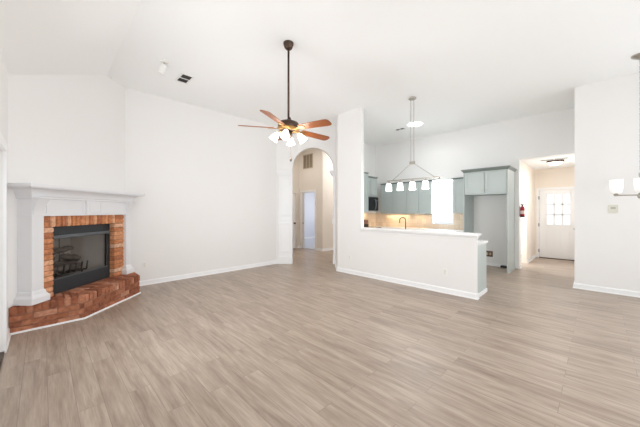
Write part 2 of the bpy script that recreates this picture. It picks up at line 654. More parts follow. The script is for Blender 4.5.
# the nook wall runs from the pier to behind the arch
wall('wall_nook', dr(8.4, RN), dr(6.69, RN), 0.12, 0, H, 'short wall behind the pier, right of the arch')
bm = bmesh.new()
prism(bm, [(XI, 3.73), (XI + 0.10, 3.73), (XI + 0.10, 4.36), (XI + 0.085, 4.347 + 0.03), (XI, 4.43)], 0, H)
struct(obj('wall_pier', bm, 'wall'), 'full-height white pier between arch and kitchen bar', 'wall')
bm = bmesh.new()
box(bm, XI, XI + 0.07, 1.40, 3.73, 0, 1.04)
struct(obj('wall_bar', bm, 'wall'), 'white half wall under the breakfast bar ledge', 'wall')
wall('wall_kitchen_side', (6.3, YK), (XK + 0.12, YK), 0.12, 0, H, 'kitchen side wall behind the microwave')
wall('wall_kitchen', (XK, YK), (XK, YH0), 0.24, 0, H, 'kitchen end wall with the bright window',
     holes=[(YK - 3.54, YK - 2.96, 1.08, 2.36), (YK - YH1, YK - YH0, 0.0, HH)])
wall('wall_hall_left', (XK + 0.24, YH1), (XE, YH1), 0.12, 0, HH, 'cream entry hall wall with the bright side doorway', 'cream',
     holes=[(0.02, 0.82, 0.0, 2.42)])
wall('wall_entry', (XE, YH1 + 0.12), (XE, YH0 - 0.12), 0.15, 0, HH, 'cream wall around the front door', 'cream',
     holes=[(YH1 + 0.12 - 1.275, YH1 + 0.12 - 0.365, 0.0, 2.10)])
wall('wall_hall_right', (XE, YH0), (XR + 0.12, YH0), 0.12, 0, H, 'hall side wall behind the right wall')
wall('wall_right', (XR, YH0), (XR, YBK), 0.12, 0, H, 'white wall at the right with switches and thermostat', holes=[(YH0 + 0.98, YH0 + 2.22, 0.5, 2.4)])
wall('wall_rear', (XR, YBK), (XL, YBK), 0.15, 0, H, 'wall behind the camera with two wide windows added for daylight',
     holes=[(XR - 6.3, XR - 4.0, 0.35, 2.75), (XR - 2.9, XR - 0.6, 0.35, 2.75)])
# side room next to the entry hall
wall('wall_side_room', (8.66, 2.6), (9.9, 2.6), 0.1, 0, HH, 'white wall seen through the hall side doorway')
# hall behind the arch
wall('wall_arch_hall_door', (4.2, 8.25), (7.10, 8.25), 0.12, 0, H, 'beige hall wall with a white door', 'beige',
     holes=[(6.93 - 0.80 - 4.2, 6.93 - 4.2, 0, 2.12)])
wall('wall_arch_hall_end', (7.10, 8.37), (7.10, 7.0901), 0.12, 0, H, 'beige hall wall with return grille over a doorway', 'beige',
     holes=[(8.37 - 8.08, 8.37 - 7.36, 0, 2.16)])
wall('wall_arch_hall_side', (7.10, 6.97), (9.4, 6.97), 0.12, 0, H, 'bright cream wall at the right of the arch view', 'beige')
wall('wall_arch_hall_far', (9.4, 7.0), (9.4, 5.6), 0.12, 0, H, 'closed end of the hall beyond the arch', 'beige')
wall('wall_arch_hall_near', (4.25, 6.40), (4.25, 8.25), 0.12, 0, H, 'near end of the hall beyond the arch', 'beige')
wall('wall_bedroom_back', (7.22, 10.70), (11.2, 10.70), 0.1, 0, H, 'pale blue wall of the room beyond the arch', 'blue')
wall('wall_bedroom_left', (7.22, 8.37), (7.22, 10.70), 0.1, 0, H, 'side wall of the room beyond the arch', 'blue')
wall('wall_bedroom_right', (11.1, 10.70), (11.1, 7.0), 0.1, 0, H, 'far side wall of the room beyond the arch', 'blue')

# baseboards (travel with the wall on the left, so the room is on the right)
baseboard('baseboard_back', [fireR + Vector((0.14, 0, 0)), archL, dr(DA, AC - AR)], 'white baseboard from hearth to arch')
baseboard('baseboard_nook', [dr(DA, AC + AR), dr(DA, RN), dr(6.69, RN), (XI, 1.40), (XI + 0.07, 1.40)], 'white baseboard along pier and bar wall')
baseboard('baseboard_kitchen', [(XK, 2.40), (XK, 1.51)], 'white baseboard inside the refrigerator alcove', [(o_, z_ * 0.7) for o_, z_ in BASE])
baseboard('baseboard_wall_end', [(XK + 0.001, YH1), (XK + 0.24, YH1)], 'white baseboard on the wall end beside the alcove')
baseboard('baseboard_hall', [(XK + 0.24 + 0.84, YH1), (XE, YH1), (XE, 1.345)], 'white baseboard in the entry hall')
baseboard('baseboard_right', [(XR + 0.4, YH0), (XR, YH0), (XR, YBK)], 'white baseboard along the right wall')
baseboard('baseboard_left', [(XL, 4.375), (XL, 4.84)], 'short white baseboard left of the hearth')
baseboard('baseboard_arch_hall', [(6.995, 8.25), (7.10, 8.25), (7.10, 8.14)], 'baseboard in the corner of the arch hall')
baseboard('baseboard_arch_hall_side', [(7.10, 7.30), (7.10, 6.97), (9.4, 6.97)], 'baseboard under the bright hall wall')
baseboard('baseboard_bedroom', [(7.22, 10.70), (11.1, 10.70)], 'white baseboard in the pale blue room')


def casing(name, A, B, u0, u1, ztop, label, wd=0.075, th=0.022, out=1, m='trim', bottom=0.0):
    """three-sided door casing on the face A-B (room on the right of travel)"""
    A, B = Vector((A[0], A[1])), Vector((B[0], B[1]))
    t = (B - A).normalized()
    n = Vector((t.y, -t.x)) * out
    bm = bmesh.new()
    mtx = Matrix(((t.x, n.x, 0, A.x), (t.y, n.y, 0, A.y), (0, 0, 1, 0), (0, 0, 0, 1)))
    for (p, q, z0, z1) in ((u0 - wd, u0, bottom, ztop + wd), (u1, u1 + wd, bottom, ztop + wd), (u0, u1, ztop, ztop + wd)):
        box(bm, p, q, -0.001, th, z0, z1, mtx)
        box(bm, p + (wd * .6 if p < u0 else 0), q - (wd * .6 if q > u1 else 0), -0.001, th * 0.0 + 0.0, z0, z1, mtx) if False else None
    bevel_all(bm, 0.004)
    return struct(obj(name, bm, m), label, 'trim')


casing('trim_1', (XL, YBK), (XL, 4.875), 2.4 - YBK, 4.28 - YBK, 2.06, 'white casing of the patio door at the left edge', 0.09, 0.025)
casing('trim_2', (XE, YH1), (XE, YH0), YH1 - 1.275, YH1 - 0.365, 2.10, 'white casing around the front door', 0.065, 0.02)
casing('trim_3', (7.10, 8.25), (7.10, 6.97), 8.25 - 8.08, 8.25 - 7.36, 2.16, 'white casing of the hall doorway beyond the arch')
casing('trim_4', (4.2, 8.25), (7.10, 8.25), 6.13 - 4.2, 6.93 - 4.2, 2.12, 'casing of the hall door beyond the arch', 0.065, m='beige')

# window panes and frames
def window(name, c, half_w, z0, z1, axis, label, nx=1, nz=1, fw=0.04):
    """axis 'x': pane normal along x"""
    bm = bmesh.new()

    def bar(u0, u1, a, b, t=0.02):
        if axis == 'x':
            box(bm, c[0] - t, c[0] + t, c[1] + u0, c[1] + u1, a, b)
        else:
            box(bm, c[0] + u0, c[0] + u1, c[1] - t, c[1] + t, a, b)
    bar(-half_w, -half_w + fw, z0, z1)
    bar(half_w - fw, half_w, z0, z1)
    bar(-half_w + fw, half_w - fw, z0, z0 + fw)
    bar(-half_w + fw, half_w - fw, z1 - fw, z1)
    for i in range(1, nx):
        u = -half_w + 2 * half_w * i / nx
        bar(u - 0.012, u + 0.012, z0 + fw, z1 - fw, 0.012)
    for i in range(1, nz):
        z = z0 + (z1 - z0) * i / nz
        bar(-half_w + fw, half_w - fw, z - 0.02, z + 0.02, 0.015)
    o = struct(obj(name, bm, 'trim'), label, 'window')
    bm = bmesh.new()
    if axis == 'x':
        box(bm, c[0] - 0.004, c[0] + 0.004, c[1] - half_w + fw, c[1] + half_w - fw, z0 + fw, z1 - fw)
    else:
        box(bm, c[0] - half_w + fw, c[0] + half_w - fw, c[1] - 0.004, c[1] + 0.004, z0 + fw, z1 - fw)
    obj('pane', bm, 'glass', o)
    return o


window('window_1', (XK + 0.16, 3.25), 0.29, 1.08, 2.36, 'x', 'bright kitchen window over the counter', 1, 1, 0.03)
window('added_window_2', (1.93 - 0.0, YBK - 0.09), 1.15, 0.35, 2.75, 'y', 'wide window added for daylight behind the camera on the left', 3, 2)  # unseen window, added to let daylight into the room
window('added_window_3', (5.33 - 0.4 + 0.25 - 0.03, YBK - 0.09), 1.15, 0.35, 2.75, 'y', 'wide window added for daylight behind the camera on the right', 3, 2)  # second unseen rear window, added for daylight

window('added_window_4', (XR + 0.09, -1.30), 0.62, 0.5, 2.4, 'x', 'window added for daylight in the right wall, outside the picture', 1, 2)  # unseen window, added so light reaches the fireplace and sloped ceiling

# patio door in the left wall
bm = bmesh.new()
for (y0, y1, z0, z1) in ((2.41, 2.51, 0.02, 2.05), (4.17, 4.27, 0.02, 2.05), (2.51, 4.17, 0.02, 0.2), (2.51, 4.17, 1.95, 2.05), (3.29, 3.39, 0.2, 1.95)):
    box(bm, XL - 0.10, XL - 0.05, y0, y1, z0, z1)
o = struct(obj('door_1', bm, 'trim'), 'white glazed patio door at the left edge', 'door')
bm = bmesh.new()
box(bm, XL - 0.08, XL - 0.072, 2.51, 3.29, 0.2, 1.95)
box(bm, XL - 0.08, XL - 0.072, 3.39, 4.17, 0.2, 1.95)
obj('pane', bm, 'glass', o)
bm = bmesh.new()
box(bm, XL - 0.15, XL + 0.012, 2.40, 4.275, 0, 0.018)
obj('threshold', bm, 'bronze', o)

# front door with a nine-light window
bm = bmesh.new()
y0, y1 = 0.375, 1.265                      # leaf
ly0, ly1, lz0, lz1 = 0.545, 1.105, 1.02, 1.97
xf, xb = XE + 0.03, XE + 0.075
box(bm, xf, xb, y0, ly0, 0.02, 2.09)
box(bm, xf, xb, ly1, y1, 0.02, 2.09)
box(bm, xf, xb, ly0, ly1, lz1, 2.09)
box(bm, xf, xb, ly0, ly1, 0.88, lz0)
# lower rails and two raised panels
box(bm, xf, xb, ly0, ly1, 0.02, 0.24)
pm = (ly0 + ly1) / 2
box(bm, xf, xb, pm - 0.05, pm + 0.05, 0.24, 0.88)
box(bm, xf + 0.022, xb, ly0, pm - 0.05, 0.24, 0.88)
box(bm, xf + 0.022, xb, pm + 0.05, ly1, 0.24, 0.88)
box(bm, xf + 0.004, xf + 0.02, ly0 + 0.04, pm - 0.09, 0.28, 0.84)
box(bm, xf + 0.004, xf + 0.02, pm + 0.09, ly1 - 0.04, 0.28, 0.84)
bevel_all(bm, 0.003)
fd = struct(obj('door_2', bm, 'trim'), 'white front door with nine small panes at the hall end', 'door')
bm = bmesh.new()
fx = xf - 0.012
for (a0, a1, b0, b1) in ((ly0 - .03, ly0 + .012, lz0 - .03, lz1 + .03), (ly1 - .012, ly1 + .03, lz0 - .03, lz1 + .03), (ly0, ly1, lz0 - .03, lz0 + .012), (ly0, ly1, lz1 - .012, lz1 + .03)):
    box(bm, fx, xf + 0.03, a0, a1, b0, b1)
for i in (1, 2):
    yy = ly0 + (ly1 - ly0) * i / 3
    box(bm, fx + 0.004, xf + 0.03, yy - .018, yy + .018, lz0, lz1)
    zz = lz0 + (lz1 - lz0) * i / 3
    box(bm, fx + 0.004, xf + 0.03, ly0, ly1, zz - .018, zz + .018)
obj('window_grid', bm, 'trim', fd)
bm = bmesh.new()
box(bm, xf + 0.018, xf + 0.024, ly0, ly1, lz0, lz1)
obj('pane', bm, 'glass', fd)
bm = bmesh.new()
mt = Matrix.Translation((xf, 0.455, 0.93)) @ Matrix.Rotation(-PI / 2, 4, 'Y')
lathe(bm, [(0.032, 0), (0.032, 0.006), (0.012, 0.012), (0.012, 0.035), (0.028, 0.042), (0.03, 0.058), (0.02, 0.068), (0.002, 0.07)], 16, mt)
obj('door_knob', bm, 'nickel', fd)
for zz in (0.22, 1.02, 1.86):
    bm = bmesh.new()
    box(bm, XE - 0.024, xf - 0.001, 1.266, 1.30, zz - 0.05, zz + 0.05)
    obj('hinge', bm, 'steel', fd)
bm = bmesh.new()
box(bm, XE - 0.06, XE + 0.14, 0.366, 1.274, 0, 0.02)
obj('threshold', bm, 'bronze', fd)

# hall door beyond the arch
bm = bmesh.new()
box(bm, 6.135, 6.925, 8.27, 8.31, 0.01, 2.115)
for (a0, a1, b0, b1) in ((6.23, 6.49, 0.25, 0.95), (6.57, 6.83, 0.25, 0.95), (6.23, 6.49, 1.1, 1.95), (6.57, 6.83, 1.1, 1.95)):
    box(bm, a0, a1, 8.262, 8.272, b0, b1)
hd = struct(obj('door_3', bm, 'trim'), 'white panel door at the left of the hall beyond the arch', 'door')
bm = bmesh.new()
mt = Matrix.Translation((6.865, 8.27, 0.98)) @ Matrix.Rotation(PI / 2, 4, 'X')
lathe(bm, [(0.034, 0), (0.034, 0.006), (0.014, 0.012), (0.014, 0.035), (0.03, 0.042), (0.032, 0.06), (0.02, 0.07), (0.002, 0.072)], 16, mt)
obj('door_knob', bm, 'bronze', hd)

bm = bmesh.new()
box(bm, 7.13, 7.16, 8.073, 8.0795, 0.955, 1.005)
struct(obj('trim_11', bm, 'bronze'), 'dark strike plate on the jamb of the far hall doorway', 'strike plate')

# arch pilasters and imposts
def pilaster(name, r0, r1, label, capx=0.02, right_ext=0.0):
    bm = bmesh.new()
    T = Matrix(((1 / R2, 1 / R2, 0, 0), (-1 / R2, 1 / R2, 0, 0), (0, 0, 1, 0), (0, 0, 0, 1)))   # (r, d, z) -> world

    def b3(a, b, f, z0, z1, back=0.0):
        box(bm, a, b, DA - f, DA + back, z0, z1, T)
    b3(r0, r1, 0.035, 0, 2.46)                        # shaft
    b3(r0 - .012, r1 + .0, 0.055, 0, 0.20)           # plinth
    b3(r0 - .006, r1 + .0, 0.04, 0.20, 0.235)
    wd_ = r1 - r0
    if wd_ > 0.2:
        for (z0, z1) in ((0.34, 1.02), (1.44, 2.36)):   # raised panel mouldings
            q = 0.045
            for (a, b, c, d) in ((r0 + q, r0 + q + .02, z0, z1), (r1 - q - .02, r1 - q, z0, z1), (r0 + q + .02, r1 - q - .02, z0, z0 + .02), (r0 + q + .02, r1 - q - .02, z1 - .02, z1)):
                b3(a, b, 0.062, c, d)
    for (z0, z1, f) in ((1.10, 1.135, .085), (1.135, 1.20, .05), (1.20, 1.235, .085), (1.29, 1.315, .06), (1.345, 1.385, .10)):
        b3(r0 - .012 if wd_ > .2 else r0 - .03, r1 + .0, f, z0, z1)
    for (z0, z1, f) in ((2.42, 2.455, .07), (2.455, 2.51, .11), (2.51, 2.56, .15)):
        b3(r0 - capx * f / .15, r1 + right_ext, f, z0, z1, 0.0 if wd_ > .2 else 0.12)
    bevel_all(bm, 0.003)
    return struct(obj(name, bm, 'trim'), label, 'trim')


pilaster('trim_5', AC - AR - 0.37, AC - AR, 'white panelled pilaster left of the arch', 0.05)
pilaster('trim_6', AC + AR, RN - 0.001, 'white pilaster edge right of the arch', 0.10)

# ------------------------------------------------------------------ fireplace
FD = 4.22
fire = thing('fireplace', 'red brick corner fireplace with white mantel and raised hearth', 'fireplace', dr(FD, -3.652), PI / 4)
# local frame: x along the wall, y into the wall, z up


def loc(p):
    """world xy -> fireplace local"""
    d = (p[0] + p[1]) / R2
    r = (p[0] - p[1]) / R2
    return (d - FD, -(r + 3.652))


def brick(bm, o, u, v, lu, lv, z0, z1, b=0.008, jit=0.002):
    """brick with corner o (2D), directions u, v"""
    j = random.uniform(-jit, jit)
    tmp = bmesh.new()
    mtx = Matrix(((u[0], v[0], 0, o[0]), (u[1], v[1], 0, o[1]), (0, 0, 1, 0), (0, 0, 0, 1)))
    box(tmp, 0, lu, j, lv, z0, z1 + j * .5, mtx)
    bmesh.ops.recalc_face_normals(tmp, faces=tmp.faces[:])
    bmesh.ops.bevel(tmp, geom=tmp.edges[:], offset=b, segments=2, affect='EDGES', clamp_overlap=True)
    me = bpy.data.meshes.new('tmp')
    tmp.to_mesh(me)
    tmp.free()
    bm.from_mesh(me)
    bpy.data.meshes.remove(me)


# hearth
C0, C1, C2, C3 = (-0.285, 4.862), (0.396, 4.880), dr(4.879, -3.172)[:2], (1.208, 6.24)
hp = [loc(p) for p in (C0, C1, C2, C3)]
back0, back1 = loc(fireL), loc(fireR)
HZ = 0.32
inset = 0.012
bmh = bmesh.new()
corepts = [Vector(p) for p in hp]


def offs(path, o):
    P = [Vector(p) for p in path]
    out = []
    for i in range(len(P)):
        def nn(a, b):
            t = (b - a).normalized()
            return Vector((-t.y, t.x))
        if i == 0:
            m = nn(P[0], P[1])
        elif i == len(P) - 1:
            m = nn(P[-2], P[-1])
        else:
            a_, b_ = nn(P[i - 1], P[i]), nn(P[i], P[i + 1])
            m = (a_ + b_).normalized()
            m /= m.dot(a_)
        out.append(P[i] + m * o)
    return out


core = offs(hp, inset)
poly = [tuple(p) for p in core] + [(back1[0], -0.004), (back0[0] + 0.02, -0.004)]
bmc = bmesh.new()
prism(bmc, poly, 0.0, HZ - 0.012)
segs = [(hp[0], hp[1]), (hp[1], hp[2]), (hp[2], hp[3])]
for si, (p, q) in enumerate(segs):
    p, q = Vector(p), Vector(q)
    L = (q - p).length
    u = (q - p) / L
    v = Vector((-u.y, u.x))
    sb = bmesh.new()
    # rowlock course on top
    nb = max(1, round(L / 0.070))
    step = L / nb
    ext = 3
    for i in range(-ext, nb + ext):
        o_ = p + u * (i * step + 0.004)
        brick(sb, o_, u, v, step - 0.005, 0.205, HZ - 0.105, HZ, 0.010)
        brick(sb, o_ + v * 0.213, u, v, step - 0.005, 0.205, HZ - 0.105, HZ, 0.006)
    for c in range(3):
        zz0 = 0.002 + c * 0.0705
        x = -0.22 - (0.11 if c % 2 else 0.0) - 0.06 * si
        while x < L + 0.2:
            brick(sb, p + u * x + v * 0.004, u, v, 0.205, 0.09, zz0, zz0 + 0.0625, 0.006)
            x += 0.214
    # mitres
    def mitre(pt, ua, ub, flip):
        na, nb_ = Vector((-ua.y, ua.x)), Vector((-ub.y, ub.x))
        m = (na + nb_).normalized()
        nrm = Vector((m.y, -m.x))
        if nrm.dot(u) < 0:
            nrm = -nrm
        if flip:
            nrm = -nrm
        clip(sb, (pt.x, pt.y, 0), (nrm.x, nrm.y, 0))
    if si > 0:
        ua = (Vector(segs[si - 1][1]) - Vector(segs[si - 1][0])).normalized()
        mitre(p, ua, u, True)
    else:
        clip(sb, (p.x, p.y, 0), (Vector(loc((XL - 1, 5))) - Vector(loc((XL, 5)))).to_3d().normalized())
    if si < 2:
        ub = (Vector(segs[si + 1][1]) - Vector(segs[si + 1][0])).normalized()
        mitre(q, u, ub, False)
    else:
        clip(sb, (q.x, q.y, 0), (Vector(loc((1, YB + 1))) - Vector(loc((1, YB)))).to_3d().normalized())
    clip(sb, (0, -0.006, 0), (0, 1, 0))
    me = bpy.data.meshes.new('tmp')
    sb.to_mesh(me)
    sb.free()
    bmh.from_mesh(me)
    bpy.data.meshes.remove(me)
hearth = obj('hearth', bmh, 'hearth', fire)
obj('mortar', bmc, 'mortar', hearth)
bm = bmesh.new()
sweep(bm, hp, [(-0.01, 0), (-0.01, 0.018), (0.008, 0.018), (0.016, 0.012), (0.018, 0.0)])
obj('floor_moulding', bm, 'trim', fire)

# brick surround
x_li, x_ri = 3.49 - FD, 4.965 - FD
x_lo, x_ro = 3.67 - FD, 4.745 - FD
YF, ZT, ZO = -0.132, 1.385, 1.24
bm = bmesh.new()
zz = HZ + 0.003
ux, vy = Vector((1, 0)), Vector((0, 1))
zs_ = []
while zz + 0.062 < ZT - 0.005:
    wL, wR = x_lo - x_li, x_ri - x_ro
    if zz + 0.062 <= ZO:
        brick(bm, (x_li - 0.02, YF), ux, vy, wL + 0.018 + random.uniform(-.004, .004), 0.125, zz, zz + 0.0615, 0.010)
        brick(bm, (x_ro + random.uniform(-.004, .004), YF), ux, vy, wR + 0.018, 0.125, zz, zz + 0.0615, 0.008)
    zz += 0.0705
zl = zz
# corners beside the soldier course and the soldier course
for q in (ZO + 0.0, ZO + 0.0725):
    brick(bm, (x_li - 0.02, YF), ux, vy, x_lo - x_li - 0.03, 0.125, q, q + 0.0645, 0.008)
    brick(bm, (x_ro + 0.03, YF), ux, vy, x_ri - x_ro - 0.012, 0.125, q, q + 0.0645, 0.008)
x = x_lo - 0.045
n_ = 15
st = (x_ro + 0.024 - x) / n_
for i in range(n_):
    brick(bm, (x + i * st + .004, YF), ux, vy, st - 0.009, 0.125, ZO, ZT + 0.004, 0.008)
sur = obj('brick_surround', bm, 'brick', fire)
bm = bmesh.new()
box(bm, x_li - .02, x_lo - 0.012, YF + 0.012, -0.002, HZ + .001, ZT)
box(bm, x_ro + 0.012, x_ri + .02, YF + 0.012, -0.002, HZ + .001, ZT)
box(bm, x_lo - 0.012, x_ro + 0.012, YF + 0.012, -0.002, ZO + 0.008, ZT)
obj('mortar', bm, 'mortar', sur)

# mantel
man = bpy.data.objects.new('mantel', None)
C.objects.link(man)
man.parent = fire
o_l, o_r = 3.345 - FD, 5.085 - FD
YM = -0.172


def local_walls_clip(bm):
    a_ = Vector(loc((XL + 0.003, 5)))
    clip(bm, (a_.x, a_.y, 0), (Vector(loc((XL - 1, 5))) - Vector(loc((XL, 5)))).to_3d().normalized())
    a_ = Vector(loc((1, YB - 0.003)))
    clip(bm, (a_.x, a_.y, 0), (Vector(loc((1, YB + 1))) - Vector(loc((1, YB)))).to_3d().normalized())
    clip(bm, (0, -0.001, 0), (0, 1, 0))


for (a0, a1) in ((o_l, x_li), (x_ri, o_r)):
    bm = bmesh.new()
    box(bm, a0, a1, YM, -0.001, HZ + 0.001, 1.40)
    # stepped base
    pr = [(0.0, HZ + .001), (0.042, HZ + .001), (0.042, HZ + 0.07), (0.034, HZ + 0.085), (0.018, HZ + 0.105), (0.012, HZ + 0.14), (0.0, HZ + 0.155)]
    sweep(bm, [(a1, YM * .45), (a1, YM), (a0, YM), (a0, -0.004)][::-1], pr)
    # neck bead
    sweep(bm, [(a0, -0.004), (a0, YM), (a1, YM), (a1, YM * .45)], [(0, 1.385), (0.010, 1.385), (0.012, 1.395), (0.010, 1.405), (0, 1.405)])
    local_walls_clip(bm)
    leg = obj('pilaster', bm, 'mantel', man)
    # corbel with a concave front
    bm = bmesh.new()
    cw0, cw1 = (a0 + a1) / 2 - 0.062, (a0 + a1) / 2 + 0.062
    pf = []
    for i in range(9):
        t = i / 8
        pf.append((YM - 0.008 - 0.075 * (1 - math.cos(t * PI / 2)), 1.405 + 0.205 * t))
    ringA = [bm.verts.new((cw0 - 0.0 - 0.02 * (i / 8) ** 2, y, z)) for i, (y, z) in enumerate(pf)]
    ringB = [bm.verts.new((cw1 + 0.02 * (i / 8) ** 2, y, z)) for i, (y, z) in enumerate(pf)]
    bA = [bm.verts.new((v_.co.x, YM + 0.01, v_.co.z)) for v_ in ringA]
    bB = [bm.verts.new((v_.co.x, YM + 0.01, v_.co.z)) for v_ in ringB]
    for i in range(8):
        bm.faces.new([ringA[i], ringB[i], ringB[i + 1], ringA[i + 1]])
        bm.faces.new([ringA[i], ringA[i + 1], bA[i + 1], bA[i]])
        bm.faces.new([ringB[i], bB[i], bB[i + 1], ringB[i + 1]])
        bm.faces.new([bA[i], bA[i + 1], bB[i + 1], bB[i]])
    bm.faces.new([ringA[0], bA[0], bB[0], ringB[0]])
    bm.faces.new([ringA[-1], ringB[-1], bB[-1], bA[-1]])
    obj('corbel', bm, 'mantel', man)
bm = bmesh.new()
box(bm, o_l, o_r, YM, -0.001, 1.385, 1.74)
# keystone panel
k0, k1 = 4.235 - FD - 0.13, 4.235 - FD + 0.13
box(bm, k0, k1, YM - 0.022, YM, 1.395, 1.60)
box(bm, k0 + .04, k1 - .04, YM - 0.03, YM - .02, 1.43, 1.57)
# side panels' fine moulding
for (a0, a1) in ((x_li + 0.03, k0 - 0.03), (k1 + 0.03, x_ri - 0.03)):
    for (p0, p1, z0, z1) in ((a0, a1, 1.42, 1.432), (a0, a1, 1.568, 1.58), (a0, a0 + .012, 1.432, 1.568), (a1 - .012, a1, 1.432, 1.568)):
        box(bm, p0, p1, YM - 0.007, YM, z0, z1)
bevel_all(bm, 0.003)
obj('frieze', bm, 'mantel', man)
bm = bmesh.new()
cr = [(0.0, 1.60), (0.02, 1.60), (0.026, 1.61), (0.02, 1.622), (0.024, 1.63)]
for i in range(8):
    t = i / 7 * PI / 2
    cr.append((0.030 + 0.10 * (1 - math.cos(t)), 1.635 + 0.085 * math.sin(t)))
cr += [(0.138, 1.724), (0.138, 1.736), (0.0, 1.736)]
sweep(bm, [(o_l, -0.003), (o_l, YM), (o_r, YM), (o_r, -0.003)], cr)
local_walls_clip(bm)
obj('crown_moulding', bm, 'mantel', man)
bm = bmesh.new()
box(bm, o_l - 0.17, o_r + 0.17, YM - 0.165, -0.001, 1.736, 1.772)
bevel_all(bm, 0.006, 2)
local_walls_clip(bm)
obj('shelf', bm, 'mantel', man)

# firebox
fb = bpy.data.objects.new('firebox', None)
C.objects.link(fb)
fb.parent = fire
yb = -0.052                               # face of the black frame
gx0, gx1, gz0, gz1 = x_lo + 0.05, x_ro - 0.075, 0.545, 1.035
bm = bmesh.new()
box(bm, x_lo + .003, x_ro - .003, yb, yb + 0.03, HZ + .003, gz0 - 0.02)
box(bm, x_lo + .003, x_ro - .003, yb, yb + 0.03, gz1 + 0.045, ZO - .003)
box(bm, x_lo + .003, gx0, yb, yb + 0.03, gz0 - 0.02, gz1 + 0.045)
box(bm, gx1, x_ro - .003, yb, yb + 0.03, gz0 - 0.02, gz1 + 0.045)
bevel_all(bm, 0.003)
obj('face_frame', bm, 'iron', fb)
bm = bmesh.new()
box(bm, gx0 - .02, gx1 + .03, yb - 0.03, yb, gz1 + 0.03, gz1 + 0.075)
bmesh.ops.rotate(bm, cent=(0, yb, gz1 + .075), matrix=Matrix.Rotation(-0.35, 3, 'X'), verts=bm.verts[:])
HOODM = mat('hood_metal', srgb(92, 96, 100), 0.35, metal=0.5)
obj('hood', bm, HOODM, fb)
bm = bmesh.new()
box(bm, gx0 - .015, gx1 + .015, yb - 0.008, yb - .0005, gz0 - 0.035, gz0 - 0.012)
obj('lower_rail', bm, HOODM, fb)
bm = bmesh.new()
box(bm, gx0, gx1, yb + 0.012, yb + 0.016, gz0 - .02, gz1 + .045)
obj('glass_door', bm, 'fire_glass', fb)
bm = bmesh.new()                           # open box behind the glass: back, splayed sides, floor, roof
D_ = 0.50
p_ = [(x_lo + .006, yb + .03), (x_ro - .006, yb + .03), (x_ro - 0.14, D_), (x_lo + 0.14, D_)]
fz, cz = 0.46, 1.20
lo_ = [bm.verts.new((x, y, fz)) for x, y in p_]
hi_ = [bm.verts.new((x, y, cz)) for x, y in p_]
for i in (1, 2, 3):
    j = (i + 1) % 4
    bm.faces.new([lo_[i], lo_[j], hi_[j], hi_[i]])
bm.faces.new(lo_)
bm.faces.new(hi_)
obj('refractory_lining', bm, 'refract', fb)
bm = bmesh.new()
for q in range(1, 4):
    xx = p_[3][0] + (p_[2][0] - p_[3][0]) * q / 4
    box(bm, xx - .004, xx + .004, D_ - .006, D_ - .001, fz, cz)
obj('panel_seam', bm, 'dark', fb)

# grate and gas logs, resting in the firebox
FM = Matrix.Translation(dr(FD, -3.652)) @ Matrix.Rotation(PI / 4, 4, 'Z')
gr = thing('log_grate', 'black iron grate with upright prongs in the firebox', 'grate', dr(FD, -3.652, 0), PI / 4)
gcx = -0.085
bm = bmesh.new()
for i in range(7):
    xx = gcx - 0.30 + i * 0.10
    tube(bm, [(xx, 0.37, 0.525), (xx, 0.10, 0.525), (xx, 0.085, 0.535), (xx, 0.07, 0.66)], 0.011, 6)
tube(bm, [(gcx - .32, 0.14, 0.52), (gcx + .32, 0.14, 0.52)], 0.011, 6)
tube(bm, [(gcx - .32, 0.33, 0.52), (gcx + .32, 0.33, 0.52)], 0.011, 6)
obj('bars', bm, 'dark', gr)
for xx in (-.28, .28):
    for yy in (0.14, 0.33):
        bm = bmesh.new()
        tube(bm, [(gcx + xx, yy, 0.462), (gcx + xx, yy, 0.525)], 0.011, 6)
        obj('leg', bm, 'dark', gr)


def log(p, q, rad, label, seed):
    rnd = random.Random(seed)
    p, q = Vector(p), Vector(q)
    n = 9
    pts, rr = [], []
    for i in range(n):
        t = i / (n - 1)
        pts.append(FM @ (p.lerp(q, t) + Vector((0, rnd.uniform(-.008, .008), rnd.uniform(-.008, .008)))))
        rr.append(rad * (0.78 if i in (0, n - 1) else 1) * rnd.uniform(0.88, 1.1))
    bm = bmesh.new()
    tube(bm, pts, rad, 10, True, rr)
    for v_ in bm.verts:
        v_.co += Vector((rnd.uniform(-1, 1), rnd.uniform(-1, 1), rnd.uniform(-1, 1))) * rad * 0.09
    o = obj('gas_log', bm, 'log')
    return tag(o, label, 'log', 'gas logs in the firebox')


log((gcx - .30, 0.30, 0.622), (gcx + .34, 0.30, 0.622), 0.076, 'longest grey log lying across the back of the grate', 1)
log((gcx - .31, 0.155, 0.598), (gcx + .24, 0.155, 0.598), 0.052, 'grey log lying along the front of the grate behind the prongs', 2)
log((gcx - .29, 0.15, 0.712), (gcx - .06, 0.30, 0.760), 0.046, 'slanting grey log at the left of the log pile', 3)
log((gcx + .25, 0.15, 0.712), (gcx + .08, 0.30, 0.760), 0.046, 'slanting grey log at the right of the log pile', 4)
log((gcx - .22, 0.24, 0.845), (gcx + .23, 0.26, 0.875), 0.044, 'topmost grey log bridging the log pile', 5)

